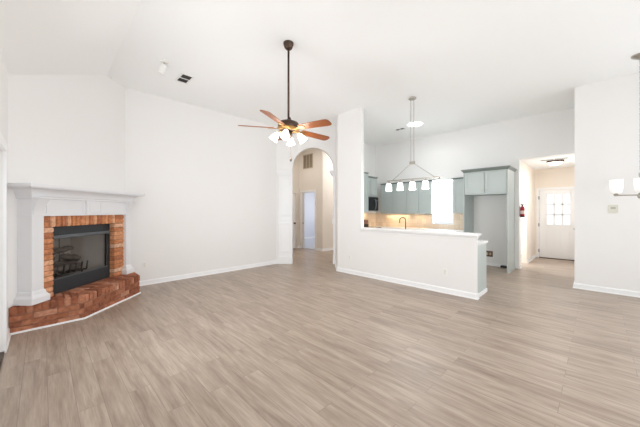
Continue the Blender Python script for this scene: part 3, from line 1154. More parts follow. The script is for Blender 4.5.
# ------------------------------------------------------------------ ceiling fan
fc = dr(3.825, -0.435, H)
fan = thing('ceiling_fan', 'bronze ceiling fan with five wooden blades and four lit tulip shades', 'ceiling fan', fc)
bm = bmesh.new()
lathe(bm, [(0.016, -0.095), (0.035, -0.09), (0.055, -0.07), (0.068, -0.03), (0.072, -0.006), (0.07, 0.0)], 24)
obj('canopy', bm, 'bronze', fan)
HUB = 2.585 - H
bm = bmesh.new()
tube(bm, [(0, 0, -0.09), (0, 0, HUB + 0.12)], 0.0145, 12)
obj('downrod', bm, 'bronze', fan)
ed3 = Vector((1, 1, 0)) / R2
er3 = Vector((1, -1, 0)) / R2
TILT = Matrix.Translation((0, 0, HUB)) @ Matrix.Rotation(math.radians(3.7), 4, ed3)
bm = bmesh.new()
lathe(bm, [(0.05, -0.035), (0.10, -0.03), (0.135, -0.01), (0.148, 0.02), (0.148, 0.055), (0.13, 0.085), (0.08, 0.105), (0.03, 0.115), (0.022, 0.15), (0.014, 0.16)], 32, TILT)
obj('motor_housing', bm, 'bronze', fan)
bm = bmesh.new()
lathe(bm, [(0.120, -0.032), (0.152, -0.006), (0.152, 0.006), (0.120, 0.0)], 32, TILT, False)
obj('trim_ring', bm, 'brass', fan)
bm = bmesh.new()
lathe(bm, [(0.012, -0.15), (0.03, -0.14), (0.055, -0.11), (0.06, -0.08), (0.05, -0.06), (0.055, -0.035)], 24, TILT)
obj('switch_housing', bm, 'bronze', fan)
for th in (180, 252, 324, 36, 108):
    a = math.radians(th)
    ax = er3 * math.cos(a) + ed3 * math.sin(a)
    tg = er3 * -math.sin(a) + ed3 * math.cos(a)      # lower edge
    B = Matrix(((ax.x, tg.x, 0, 0), (ax.y, tg.y, 0, 0), (ax.z, tg.z, 1, 0), (0, 0, 0, 1)))
    if B.determinant() < 0:
        pitch = math.radians(13)
    else:
        pitch = math.radians(-13)
    PB = TILT @ B @ Matrix.Rotation(-math.radians(13), 4, 'X')
    bm = bmesh.new()
    out = [(0.20, -0.05), (0.24, -0.058), (0.45, -0.066), (0.62, -0.071), (0.665, -0.066), (0.688, -0.045), (0.692, 0.0), (0.688, 0.045), (0.665, 0.066), (0.62, 0.071), (0.45, 0.066), (0.24, 0.058), (0.20, 0.05)]
    prism(bm, out, -0.004, 0.004)
    for v_ in bm.verts:
        v_.co = PB @ v_.co
    bl = obj('blade', bm, 'blade', fan)
    bm = bmesh.new()
    prism(bm, [(0.11, -0.016), (0.18, -0.014), (0.21, -0.04), (0.265, -0.036), (0.285, 0.0), (0.265, 0.036), (0.21, 0.04), (0.18, 0.014), (0.11, 0.016)], -0.012, -0.0045)
    for v_ in bm.verts:
        v_.co = PB @ v_.co
    obj('bracket', bm, 'brass', bl)
for th in (176, 266, 356, 86):
    a = math.radians(th)
    dv = er3 * math.cos(a) + ed3 * math.sin(a)
    bm = bmesh.new()
    pts = []
    for i in range(9):
        t = i / 8
        pts.append(TILT @ (dv * (0.045 + 0.105 * t) + Vector((0, 0, -0.05 + 0.02 * math.sin(t * PI) - 0.02 * t * t))))
    tube(bm, pts, 0.008, 8)
    arm = obj('light_arm', bm, 'brass', fan)
    bm = bmesh.new()
    q = dv.cross(Vector((0, 0, 1)))
    # the shade opens downward and outward
    SM = Matrix.Translation(pts[-1]) @ Matrix.Rotation(math.radians(36), 4, q)
    lathe(bm, [(0.062, -0.112), (0.053, -0.096), (0.046, -0.072), (0.042, -0.045), (0.033, -0.016), (0.020, 0.0), (0.016, 0.012)], 20, SM, False)
    obj('lamp_shade', bm, 'shade', fan)
bm = bmesh.new()
tube(bm, [(0.03, -0.01, HUB - 0.14), (0.031, -0.012, HUB - 0.40)], 0.0016, 6)
lathe(bm, [(0.002, -0.05), (0.011, -0.045), (0.012, -0.02), (0.006, 0.0), (0.002, 0.004)], 12, Matrix.Translation((0.031, -0.012, HUB - 0.40)))
obj('pull_chain', bm, 'bronze', fan)

fl = bpy.data.lights.new('fan_lamp', 'POINT')
fl.energy = 21
fl.shadow_soft_size = 0.14
fl.color = (1.0, 0.98, 0.95)
flo = bpy.data.objects.new('fan_lamp', fl)
C.objects.link(flo)
flo.location = fc + Vector((0, 0, HUB - 0.30))

# ------------------------------------------------------------------ linear pendant over the bar
pc = Vector((5.36, 2.68, H))
pen = thing('pendant_light', 'nickel bar pendant with five white glass shades over the breakfast bar', 'pendant light', pc)
bm = bmesh.new()
lathe(bm, [(0.062, -0.03), (0.075, -0.025), (0.078, -0.008), (0.07, 0.0)], 24)
obj('canopy', bm, 'nickel', pen)
HB = 2.435 - H
for s in (-1, 1):
    bm = bmesh.new()
    tube(bm, [(0, s * 0.033, -0.02), (0, s * 0.033, HB)], 0.0055, 8)
    obj('rod', bm, 'nickel', pen)
bm = bmesh.new()
box(bm, -0.02, 0.02, -0.055, 0.055, HB - 0.028, HB + 0.03)
bevel_all(bm, 0.008, 2)
obj('hub', bm, 'nickel', pen)
BARZ = 2.105 - H
for s in (-1, 1):
    bm = bmesh.new()
    tube(bm, [(0, s * 0.03, HB - 0.01), (0, s * 0.46, BARZ + 0.005)], 0.006, 8)
    obj('brace', bm, 'nickel', pen)
bm = bmesh.new()
box(bm, -0.011, 0.011, -0.59, 0.59, BARZ - 0.012, BARZ + 0.012)
bevel_all(bm, 0.003)
obj('crossbar', bm, 'nickel', pen)
for i in range(5):
    yy = -0.55 + i * 0.275
    bm = bmesh.new()
    lathe(bm, [(0.02, -0.065), (0.026, -0.06), (0.026, -0.03), (0.008, -0.02), (0.008, 0.0)], 16, Matrix.Translation((0, yy, BARZ)))
    obj('lamp_holder', bm, 'nickel', pen)
    bm = bmesh.new()
    lathe(bm, [(0.066, -0.215), (0.060, -0.14), (0.054, -0.07), (0.050, -0.06), (0.028, -0.056)], 24, Matrix.Translation((0, yy, BARZ)), False)
    obj('lamp_shade', bm, 'shade2', pen)
    pl = bpy.data.lights.new('pendant_lamp', 'POINT')
    pl.energy = 5.2
    pl.shadow_soft_size = 0.05
    pl.color = (0.97, 0.985, 1.0)
    plo = bpy.data.objects.new('pendant_lamp', pl)
    C.objects.link(plo)
    plo.location = pc + Vector((0, yy, BARZ - 0.24))

# ------------------------------------------------------------------ dining chandelier at the right edge
cc = Vector((6.28, -0.46, H))
ch = thing('chandelier', 'nickel chandelier with upright white glass shades hanging at the right edge', 'chandelier', cc)
bm = bmesh.new()
lathe(bm, [(0.012, -0.075), (0.03, -0.06), (0.08, -0.03), (0.10, -0.012), (0.10, 0.0)], 28)
obj('canopy', bm, 'nickel', ch)
bm = bmesh.new()
z = -0.075
k = 0
while z > 2.06 - H:
    mt = Matrix.Translation((0, 0, z - 0.02)) @ Matrix.Rotation((PI / 2 if k % 2 else 0) + PI / 4, 4, 'Z')
    ring = [mt @ Vector((0.014 * math.cos(2 * PI * i / 10), 0, 0.026 * math.sin(2 * PI * i / 10))) for i in range(11)]
    tube(bm, ring, 0.0042, 6, False)
    z -= 0.039
    k += 1
obj('chain', bm, 'chain', ch)
bm = bmesh.new()
lathe(bm, [(0.004, 1.63 - H), (0.03, 1.645 - H), (0.035, 1.67 - H), (0.03, 1.70 - H), (0.014, 1.72 - H), (0.011, 1.95 - H), (0.022, 1.97 - H), (0.022, 2.01 - H), (0.008, 2.03 - H), (0.006, 2.06 - H)], 16)
obj('stem', bm, 'nickel', ch)
bm = bmesh.new()
tube(bm, [(0, -0.275, 1.69 - H), (0, 0.275, 1.69 - H)], 0.010, 8)
obj('crossbar', bm, 'nickel', ch)
for yy in (-0.25, 0.0, 0.25):
    at_ = Matrix.Translation((0, yy, 1.695 - H))
    off = Matrix.Translation((-0.075 if yy == 0 else 0, yy, 1.695 - H))
    bm = bmesh.new()
    lathe(bm, [(0.012, 0.0), (0.03, 0.012), (0.03, 0.02), (0.016, 0.026), (0.016, 0.05)], 16, off)
    if yy == 0:
        tube(bm, [(-0.02, 0, 1.69 - H), (-0.08, 0, 1.695 - H)], 0.008, 8)
    obj('lamp_holder', bm, 'nickel', ch)
    bm = bmesh.new()
    lathe(bm, [(0.03, 0.03), (0.060, 0.036), (0.072, 0.10), (0.080, 0.235)], 24, off, False)
    obj('lamp_shade', bm, 'shade3', ch)

# ------------------------------------------------------------------ small ceiling and wall fittings
t = thing('downlight', 'round white flush disc light on the kitchen ceiling', 'ceiling light', (6.97, 3.41, H))
bm = bmesh.new()
lathe(bm, [(0.19, -0.022), (0.205, -0.018), (0.205, 0.0)], 32, None, False)
obj('bezel', bm, 'white_plastic', t)
bm = bmesh.new()
lathe(bm, [(0.06, -0.03), (0.19, -0.024), (0.19, -0.018)], 32)
obj('diffuser', bm, 'led', t)
dl = area('disc_lamp', (6.97, 3.41, H - 0.05), (0, 0, -1), 0.36, 0.36, 13, (0.92, 0.97, 1.0))
dl.data.shape = 'DISK'

t = thing('flush_light', 'bronze rimmed dome light on the entry hall ceiling', 'ceiling light', (9.33, 0.76, HH))
bm = bmesh.new()
lathe(bm, [(0.165, -0.05), (0.175, -0.045), (0.17, 0.0)], 32)
obj('rim', bm, 'bronze', t)
bm = bmesh.new()
lathe(bm, [(0.004, -0.12), (0.06, -0.113), (0.11, -0.095), (0.145, -0.068), (0.16, -0.045)], 32)
obj('dome_shade', bm, 'dome', t)
dl = area('dome_lamp', (9.33, 0.76, HH - 0.13), (0, 0, -1), 0.28, 0.28, 12, (1.0, 0.97, 0.94))
dl.data.shape = 'DISK'


def register(name, label, c, sx, sy, n, m_frame='white_plastic', m_slot='duct_metal', along='x', cross=True):
    t = thing(name, label, 'air vent', c)
    bm = bmesh.new()
    e = 0.022
    for (a0, a1, b0, b1) in ((-sx / 2, sx / 2, -sy / 2, -sy / 2 + e), (-sx / 2, sx / 2, sy / 2 - e, sy / 2), (-sx / 2, -sx / 2 + e, -sy / 2 + e, sy / 2 - e), (sx / 2 - e, sx / 2, -sy / 2 + e, sy / 2 - e)):
        box(bm, a0, a1, b0, b1, -0.012, -0.0005)
    if cross:
        if sy > sx:
            box(bm, -sx / 2 + e, sx / 2 - e, -e / 2, e / 2, -0.012, -0.0005)
        else:
            box(bm, -e / 2, e / 2, -sy / 2 + e, sy / 2 - e, -0.012, -0.0005)
    obj('frame', bm, m_frame, t)
    bm = bmesh.new()
    box(bm, -sx / 2 + e * .5, sx / 2 - e * .5, -sy / 2 + e * .5, sy / 2 - e * .5, -0.004, -0.0008)
    obj('backing', bm, m_slot, t)
    bm = bmesh.new()
    for i in range(n):
        if along == 'x':
            yy = -sy / 2 + e + (sy - 2 * e) * (i + .5) / n
            mt = Matrix.Translation((0, yy, -0.007)) @ Matrix.Rotation(0.7, 4, 'X')
            box(bm, -sx / 2 + e, sx / 2 - e, -0.004, 0.004, -0.001, 0.001, mt)
        else:
            xx = -sx / 2 + e + (sx - 2 * e) * (i + .5) / n
            mt = Matrix.Translation((xx, 0, -0.007)) @ Matrix.Rotation(0.7, 4, 'Y')
            box(bm, -0.004, 0.004, -sy / 2 + e, sy / 2 - e, -0.001, 0.001, mt)
    obj('louvers', bm, 'duct_metal' if m_frame == 'white_plastic' else m_frame, t)
    return t


register('ceiling_vent', 'dark slotted ceiling vent beside the white spotlight', (1.75, 5.10, H), 0.20, 0.36, 10)
register('ceiling_vent', 'small ceiling vent beside the kitchen disc light', (7.14, 3.94, H), 0.16, 0.30, 8)
register('ceiling_vent', 'long return vent on the entry hall ceiling beside the dome light', (9.04, 0.76, HH), 0.20, 0.56, 12, 'white_plastic', 'grille')
t = thing('wall_vent', 'tan return air grille high on the hall wall beyond the arch', 'air vent', (7.10, 7.74, 3.33), 0)
bm = bmesh.new()
hw, hh = 0.27, 0.27
for (a0, a1, b0, b1) in ((-hw, hw, -hh, -hh + .03), (-hw, hw, hh - .03, hh), (-hw, -hw + .03, -hh + .03, hh - .03), (hw - .03, hw, -hh + .03, hh - .03), (-.1, -.075, -hh + .03, hh - .03), (.075, .1, -hh + .03, hh - .03)):
    box(bm, -0.014, -0.001, a0, a1, b0, b1)
obj('frame', bm, mat('tan_grille', srgb(190, 176, 156), .5), t)
bm = bmesh.new()
box(bm, -0.006, -0.001, -hw + .02, hw - .02, -hh + .02, hh - .02)
obj('backing', bm, mat('grille_backing', srgb(128, 116, 100), .7), t)
bm = bmesh.new()
for i in range(16):
    zz = -hh + .03 + (2 * hh - .06) * (i + .5) / 16
    box(bm, -0.011, -0.006, -hw + .03, hw - .03, zz - .005, zz + .003)
obj('louvers', bm, 'grille', t)

t = thing('spotlight', 'white cylindrical spotlight fixed to the ceiling beside the vent', 'spotlight', dr(4.30, -2.42, H))
bm = bmesh.new()
lathe(bm, [(0.05, -0.018), (0.062, -0.014), (0.064, 0.0)], 24)
obj('base', bm, 'white_plastic', t)
bm = bmesh.new()
tube(bm, [(0, 0, -0.01), (0.0, 0.0, -0.06)], 0.012, 10)
obj('stem', bm, 'nickel', t)
bm = bmesh.new()
mt = Matrix.Translation((0, 0, -0.07)) @ Matrix.Rotation(0.45, 4, ed3)
lathe(bm, [(0.040, -0.13), (0.045, -0.125), (0.045, 0.0), (0.036, 0.02), (0.01, 0.026)], 20, mt)
obj('lamp_body', bm, 'white_plastic', t)
bm = bmesh.new()
hk = dr(4.74, -3.60, H - 0.001)
tube(bm, [hk, hk + Vector((0, 0, -0.03)), hk + Vector((0.01, -0.01, -0.05)), hk + Vector((0.025, -0.025, -0.05)), hk + Vector((0.03, -0.03, -0.03))], 0.004, 8)
tag(obj('ceiling_hook', bm, 'white_plastic'), 'tiny white hook in the ceiling above the fireplace', 'hook')


def plate(name, label, cat, loc_, rz, w_, h_, kind):
    """local: plate on plane y=0, faces -y"""
    t = thing(name, label, cat, loc_, rz)
    bm = bmesh.new()
    box(bm, -w_ / 2, w_ / 2, -0.007, -0.0005, -h_ / 2, h_ / 2)
    bevel_all(bm, 0.003)
    obj('cover_plate', bm, 'white_plastic' if kind != 'thermo' else 'ivory_plastic', t)
    if kind == 'outlet':
        for s in (-1, 1):
            bm = bmesh.new()
            mt = Matrix.Translation((0, -0.007, s * 0.02)) @ Matrix.Rotation(PI / 2, 4, 'X')
            lathe(bm, [(0.016, -0.001), (0.016, 0.002), (0.0155, 0.0025)], 14, mt)
            obj('socket', bm, 'ivory_plastic', t)
    elif kind == 'switch':
        for s in (-1, 1):
            bm = bmesh.new()
            box(bm, s * 0.024 - .016, s * 0.024 + .016, -0.011, -0.006, -0.034, 0.034)
            bevel_all(bm, 0.002)
            obj('rocker', bm, 'white_plastic', t)
    else:
        bm = bmesh.new()
        box(bm, -w_ / 2 + .008, w_ / 2 - .008, -0.026, -0.006, -h_ / 2 + .008, h_ / 2 - .008)
        bevel_all(bm, 0.004)
        b_ = obj('housing', bm, 'ivory_plastic', t)
        bm = bmesh.new()
        box(bm, -0.03, 0.03, -0.0272, -0.0255, -0.005, 0.028)
        obj('display', bm, mat('lcd_grey', srgb(176, 180, 168), .3), b_)
    return t


plate('wall_outlet', 'white outlet low on the wall right of the hearth', 'outlet', (1.40, YB, 0.40), 0, 0.07, 0.115, 'outlet')
plate('wall_outlet', 'white outlet low on the pier right of the arch', 'outlet', (XI, 4.06, 0.38), -PI / 2, 0.07, 0.115, 'outlet')
plate('wall_outlet', 'white outlet low on the bar wall near its free end', 'outlet', (XI, 1.90, 0.37), -PI / 2, 0.07, 0.115, 'outlet')
plate('light_switch', 'double white rocker switch on the right wall', 'light switch', (XR, 0.09, 1.17), -PI / 2, 0.115, 0.115, 'switch')
plate('thermostat', 'square ivory thermostat on the right wall above the switches', 'thermostat', (XR, -0.20, 1.49), -PI / 2, 0.12, 0.14, 'thermo')

# ------------------------------------------------------------------ kitchen
def shaker(bm, x0, x1, z0, z1, yf, th=0.02, st=0.055):
    """shaker door front at yf, facing -y"""
    box(bm, x0, x1, yf + 0.012, yf + th, z0, z1)
    box(bm, x0, x0 + st, yf, yf + 0.013, z0, z1)
    box(bm, x1 - st, x1, yf, yf + 0.013, z0, z1)
    box(bm, x0 + st, x1 - st, yf, yf + 0.013, z0, z0 + st)
    box(bm, x0 + st, x1 - st, yf, yf + 0.013, z1 - st, z1)


def knob(parent, x, y, z):
    bm = bmesh.new()
    lathe(bm, [(0.006, 0), (0.006, 0.012), (0.014, 0.018), (0.014, 0.026), (0.004, 0.03)], 12, Matrix.Translation((x, y, z)) @ Matrix.Rotation(PI / 2, 4, 'X'))
    return obj('knob', bm, 'nickel', parent)


def cabinet(label, loc_, rz, W, Dp, z0, z1, ndoors, crown=0.05, knob_low=True, sides=(True, True), crown_over=0.035, name='wall_cabinet', group=None):
    """local: x from 0 to W, front at y=0 facing -y, body to y=Dp; z absolute"""
    t = thing(name, label, 'cabinet', (loc_[0], loc_[1], 0), rz, group)
    bm = bmesh.new()
    box(bm, 0.001, W - 0.001, 0.021, Dp - 0.002, z0, z1)
    bevel_all(bm, 0.002)
    obj('carcass', bm, 'sage', t)
    dw = W / ndoors
    for i in range(ndoors):
        bm = bmesh.new()
        shaker(bm, i * dw + 0.012, (i + 1) * dw - 0.012, z0 + 0.012, z1 - 0.02, 0.0)
        bevel_all(bm, 0.0015)
        d_ = obj('door', bm, 'sage', t)
        right = (i % 2 == 0) if ndoors > 1 else True
        kx = (i + 1) * dw - 0.035 if right else i * dw + 0.035
        knob(d_, kx, 0.0, z0 + 0.06 if knob_low else z1 - 0.08)
    if crown:
        bm = bmesh.new()
        pr = [(-0.01, z1), (0.004, z1), (0.010, z1 + 0.012), (crown_over, z1 + crown - 0.012), (crown_over, z1 + crown), (-0.01, z1 + crown)]
        path = [(0.01, 0.02), (W - 0.01, 0.02)]
        if sides[1]:
            path = path[:1] + [(W, 0.02), (W, Dp - 0.003)]
        if sides[0]:
            path = [(0.0, Dp - 0.003), (0.0, 0.02)] + path[1:]
        sweep(bm, path, pr)
        obj('crown_moulding', bm, 'sage_dark', t)
    return t


RZ = -PI / 2       # cabinets on the end wall face -X, local x runs toward -Y
XF = XK - 0.33
cabinet('sage two-door wall cabinet in the corner right of the microwave', (XF, 5.20, 0), RZ, 0.97, 0.33, 1.37, 2.33, 2, 0.04, sides=(False, False))
cabinet('sage two-door wall cabinet beside the kitchen window, left of it', (XF, 4.228, 0), RZ, 0.78, 0.33, 1.37, 2.33, 2, 0.04, sides=(False, True))
cabinet('narrow sage wall cabinet between the window and the refrigerator alcove', (XF, 2.85, 0), RZ, 0.385, 0.33, 1.39, 2.33, 1, 0.04, sides=(True, False))
cabinet('sage wall cabinet above the microwave', (7.215, YK - 0.36, 0), 0, 0.76, 0.36, 1.92, 2.53, 2, 0.055, sides=(True, True))
cabinet('deep sage wall cabinet left of the microwave, beside the pier', (6.50, YK - 0.60, 0), 0, 0.63, 0.60, 1.42, 2.60, 2, 0.035, sides=(False, False))

# microwave under its cabinet
t = thing('microwave', 'black over-the-range microwave with a curved steel handle', 'microwave', (7.215, YK - 0.40, 1.435))
bm = bmesh.new()
box(bm, 0.004, 0.756, 0.02, 0.398, 0, 0.475)
bevel_all(bm, 0.004)
obj('body', bm, 'steel', t)
bm = bmesh.new()
box(bm, 0.004, 0.585, -0.004, 0.02, 0.03, 0.465)
bevel_all(bm, 0.006, 2)
d_ = obj('door', bm, 'black_glass', t)
bm = bmesh.new()
tube(bm, [(0.55, -0.004, 0.06), (0.55, -0.04, 0.10), (0.55, -0.055, 0.23), (0.55, -0.04, 0.36), (0.55, -0.004, 0.40)], 0.011, 8)
obj('handle', bm, 'steel', d_)
bm = bmesh.new()
box(bm, 0.59, 0.752, -0.002, 0.02, 0.03, 0.465)
bevel_all(bm, 0.004)
p2 = obj('control_panel', bm, 'black_glass', t)
bm = bmesh.new()
box(bm, 0.62, 0.725, -0.004, -0.0015, 0.34, 0.39)
obj('display', bm, mat('dark_display', srgb(60, 80, 86), .3), p2)

# base cabinets and worktops along the two walls
CT = 0.915


def base_cabinet(label, loc_, rz, W, n):
    t = thing('base_cabinet', label, 'cabinet', (loc_[0], loc_[1], 0), rz)
    bm = bmesh.new()
    box(bm, 0.002, W - 0.002, 0.022, 0.598, 0.10, CT - 0.041)
    box(bm, 0.002, W - 0.002, 0.08, 0.598, 0.0, 0.10)
    obj('carcass', bm, 'sage', t)
    dw = W / n
    for i in range(n):
        bm = bmesh.new()
        shaker(bm, i * dw + .008, (i + 1) * dw - .008, 0.12, 0.68, 0.0)
        d_ = obj('door', bm, 'sage', t)
        knob(d_, (i + 1) * dw - .04 if i % 2 == 0 else i * dw + .04, 0, 0.62)
        bm = bmesh.new()
        shaker(bm, i * dw + .008, (i + 1) * dw - .008, 0.70, CT - 0.05, 0.0, 0.02, 0.04)
        d_ = obj('drawer', bm, 'sage', t)
        knob(d_, (i + .5) * dw, 0, 0.79)
    return t


base_cabinet('sage base cabinet under the end wall worktop', (XK - 0.60, 4.93, 0), RZ, 2.49, 5)
bm = bmesh.new()
prism(bm, [(XK - 0.63, 2.44), (XK - 0.001, 2.44), (XK - 0.001, YK - .001), (7.985, YK - 0.001), (7.985, YK - 0.63), (XK - 0.63, YK - 0.63)], CT - 0.04, CT)
bevel_all(bm, 0.004)
tag(obj('worktop', bm, 'white_stone'), 'pale L-shaped worktop along the kitchen end wall', 'worktop')
base_cabinet('sage base cabinet at the left of the kitchen, beside the pier', (6.55, YK - 0.60, 0), 0, 0.665, 1)
bm = bmesh.new()
box(bm, 6.52, 7.217, YK - .63, YK - .001, CT - .04, CT)
bevel_all(bm, 0.004)
tag(obj('worktop', bm, 'white_stone'), 'short pale worktop left of the range', 'worktop')
# range below the microwave
t = thing('cooking_range', 'range standing under the black microwave', 'stove', (7.222, YK - 0.64, 0))
bm = bmesh.new()
box(bm, 0.002, 0.756, 0.03, 0.638, 0.02, 0.90)
obj('body', bm, 'steel', t)
bm = bmesh.new()
box(bm, 0.002, 0.756, 0.02, 0.638, 0.90, 0.915)
obj('cooktop', bm, 'black_glass', t)
bm = bmesh.new()
box(bm, 0.01, 0.748, 0.005, 0.03, 0.18, 0.76)
d_ = obj('oven_door', bm, 'black_glass', t)
bm = bmesh.new()
tube(bm, [(0.06, -0.02, 0.70), (0.70, -0.02, 0.70)], 0.012, 8)
tube(bm, [(0.1, 0.005, 0.70), (0.1, -0.02, 0.70)], 0.008, 8)
tube(bm, [(0.66, 0.005, 0.70), (0.66, -0.02, 0.70)], 0.008, 8)
obj('handle', bm, 'steel', d_)

# backsplashes are tiled wall faces
bm = bmesh.new()
box(bm, XK - 0.012, XK - 0.001, 3.56, YK - 0.013, CT + .001, 1.369)
box(bm, XK - 0.012, XK - 0.001, 2.94, 3.56, CT + .001, 1.055)
box(bm, XK - 0.012, XK - 0.001, 2.44, 2.94, CT + .001, 1.389)
struct(obj('trim_7', bm, 'tile'), 'tan tiled backsplash on the kitchen end wall', 'backsplash')
bm = bmesh.new()
box(bm, 6.45, XK - 0.001, YK - 0.012, YK - 0.001, CT + .001, 1.369)
struct(obj('trim_8', bm, 'tile'), 'tan tiled backsplash behind the range', 'backsplash')
bm = bmesh.new()
box(bm, XK - 0.05, XK + 0.14, 2.93, 3.57, 1.057, 1.08)
bevel_all(bm, 0.004)
struct(obj('trim_9', bm, 'trim'), 'white sill of the kitchen window', 'window sill')

# warm lights under the wall cabinets
def strip(label, x0, x1, y0, y1, z):
    t = thing('cabinet_light', label, 'lamp', ((x0 + x1) / 2, (y0 + y1) / 2, z))
    hx, hy = (x1 - x0) / 2, (y1 - y0) / 2
    bm = bmesh.new()
    box(bm, -hx, hx, -hy, hy, -0.010, -0.001)
    for (a0, a1, b0, b1) in ((-hx, hx, -hy, -hy + .006), (-hx, hx, hy - .006, hy), (-hx, -hx + .006, -hy + .006, hy - .006), (hx - .006, hx, -hy + .006, hy - .006)):
        box(bm, a0, a1, b0, b1, -0.024, -0.010)
    obj('housing', bm, 'white_plastic', t)
    bm = bmesh.new()
    box(bm, -hx + .008, hx - .008, -hy + .008, hy - .008, -0.016, -0.0105)
    obj('diffuser', bm, 'strip', t)


strip('warm light strip under the corner wall cabinet', XK - 0.16, XK - 0.09, 4.35, 5.05, 1.37)
strip('warm light strip under the microwave', 7.35, 7.85, YK - 0.20, YK - 0.13, 1.435)
strip('warm light strip under the cabinet left of the window', XK - 0.16, XK - 0.11, 3.75, 4.05, 1.37)

# small things on the left counter
t = thing('storage_box', 'dark brown box on the counter below the microwave, beside the pier', 'box', (7.07, 5.10, CT), 0)
bm = bmesh.new()
box(bm, -0.085, 0.085, -0.08, 0.08, 0.001, 0.135)
bevel_all(bm, 0.012, 2)
obj('body', bm, mat('dark_brown_case', srgb(62, 44, 34), .4), t)
bm = bmesh.new()
box(bm, -0.05, 0.05, -0.084, -0.0795, 0.05, 0.09)
obj('front_panel', bm, 'dark', t)
t = thing('storage_box', 'reddish brown box stacked on the dark box beside the pier', 'box', (7.07, 5.10, CT + 0.135), 0)
bm = bmesh.new()
box(bm, -0.08, 0.08, -0.075, 0.075, 0.001, 0.13)
bevel_all(bm, 0.008, 2)
obj('body', bm, mat('red_brown_case', srgb(158, 112, 92), .5), t)
bm = bmesh.new()
box(bm, -0.081, 0.081, -0.078, -0.070, 0.06, 0.075)
obj('band', bm, 'brown', t)

# breakfast bar: ledge, base cabinet, counter, sink tap
bm = bmesh.new()
box(bm, XI - 0.06, XI + 0.125, 1.362, 3.728, 1.045, 1.083)
bevel_all(bm, 0.008, 2)
led = tag(obj('bar_ledge', bm, 'white_stone'), 'long white raised ledge on top of the bar wall', 'counter')
bm = bmesh.new()
pr = [(0, 0.985), (0.010, 0.985), (0.012, 1.005), (0.022, 1.018), (0.030, 1.036), (0.032, 1.0449), (0, 1.0449)]
sweep(bm, [(XI, 3.728), (XI, 1.40), (XI + 0.07, 1.40)], pr)
struct(obj('trim_10', bm, 'trim'), 'white moulding under the bar ledge', 'trim')

isl = thing('island_cabinet', 'sage base cabinet behind the bar wall with a plain end panel', 'cabinet', (XI + 0.071, 1.41, 0))
bm = bmesh.new()
box(bm, 0.002, 0.56, 0.03, 2.30, 0.10, CT - 0.041)
box(bm, 0.002, 0.50, 0.03, 2.30, 0.0, 0.10)
obj('carcass', bm, 'sage', isl)
bm = bmesh.new()
box(bm, 0.002, 0.562, 0.002, 0.028, 0.0, CT - 0.041)
bevel_all(bm, 0.002)
obj('end_panel', bm, 'sage', isl)
bm = bmesh.new()
sweep(bm, [(0.0, 0.002), (0.562, 0.002)], [(-.003, 0), (-.003, 0.06), (0.010, 0.06), (0.014, 0.05), (0.016, 0.0)])
obj('toe_moulding', bm, 'trim', isl)
for i in range(4):
    bm = bmesh.new()
    a0 = 0.06 + i * 0.56
    box(bm, 0.56, 0.58, a0, a0 + 0.54, 0.12, CT - 0.05)
    d_ = obj('door', bm, 'sage', isl)
    bm = bmesh.new()
    lathe(bm, [(0.006, 0), (0.006, 0.012), (0.014, 0.018), (0.014, 0.026), (0.004, 0.03)], 12, Matrix.Translation((0.58, a0 + .5, .78)) @ Matrix.Rotation(PI / 2, 4, 'Y'))
    obj('knob', bm, 'nickel', d_)
bm = bmesh.new()
box(bm, XI + 0.072, XI + 0.66, 1.395, 3.728, CT - 0.04, CT)
bevel_all(bm, 0.005, 2)
tag(obj('worktop', bm, 'white_stone'), 'white worktop behind the bar ledge, its end showing', 'worktop')
fq = Vector((5.36, 2.83, CT))
t = thing('faucet', 'dark gooseneck kitchen faucet behind the bar ledge', 'faucet', fq)
bm = bmesh.new()
lathe(bm, [(0.028, 0.0), (0.028, 0.01), (0.02, 0.016), (0.02, 0.10), (0.014, 0.11)], 16)
obj('base', bm, 'bronze', t)
bm = bmesh.new()
pts = [(0, 0, 0.10), (0, 0, 0.34)]
fdir = Vector((-0.6, 0.8, 0))
for i in range(1, 10):
    a = PI * i / 9
    pts.append(fdir * (0.06 - 0.06 * math.cos(a)) + Vector((0, 0, 0.34 + 0.06 * math.sin(a))))
pts.append(pts[-1] + Vector((0, 0, -0.06)))
tube(bm, pts, 0.010, 10)
obj('spout', bm, 'bronze', t)
bm = bmesh.new()
tube(bm, [(0, -0.02, 0.07), (0, -0.06, 0.10)], 0.007, 8)
obj('lever', bm, 'bronze', t)

# refrigerator alcove with cabinet over it
YL_, YR_ = 2.435, 1.465
FDp = XK - 7.66
al = thing('refrigerator_cabinet', 'sage refrigerator surround with two doors above an empty alcove', 'cabinet', (7.66, YL_, 0), RZ)
Wf = YL_ - YR_
for (a0, a1) in ((0, 0.022), (Wf - 0.022, Wf)):
    bm = bmesh.new()
    box(bm, a0, a1, 0.0, FDp - 0.002, 0.0, 2.43)
    bevel_all(bm, 0.0015)
    obj('side_panel', bm, 'sage', al)
bm = bmesh.new()
box(bm, 0.023, Wf - 0.023, 0.021, FDp - 0.002, 1.86, 2.43)
obj('carcass', bm, 'sage', al)
dw = (Wf - 0.046) / 2
for i in range(2):
    bm = bmesh.new()
    shaker(bm, 0.023 + i * dw + .012, 0.023 + (i + 1) * dw - .012, 1.90, 2.40, 0.0)
    bevel_all(bm, 0.0015)
    d_ = obj('door', bm, 'sage', al)
    knob(d_, 0.023 + (dw - .04 if i == 0 else dw + .04), 0.0, 1.97)
bm = bmesh.new()
pr = [(-0.01, 2.431), (0.004, 2.431), (0.012, 2.445), (0.045, 2.485), (0.045, 2.505), (-0.01, 2.505)]
sweep(bm, [(0, FDp - .003), (0, 0.0), (Wf, 0.0), (Wf, FDp - .003)], pr)
obj('crown_moulding', bm, 'sage_dark', al)
bm = bmesh.new()
box(bm, Wf, Wf + 0.016, 0.001, FDp - 0.003, 0.0, 0.018)
obj('shoe_moulding', bm, 'sage', al)

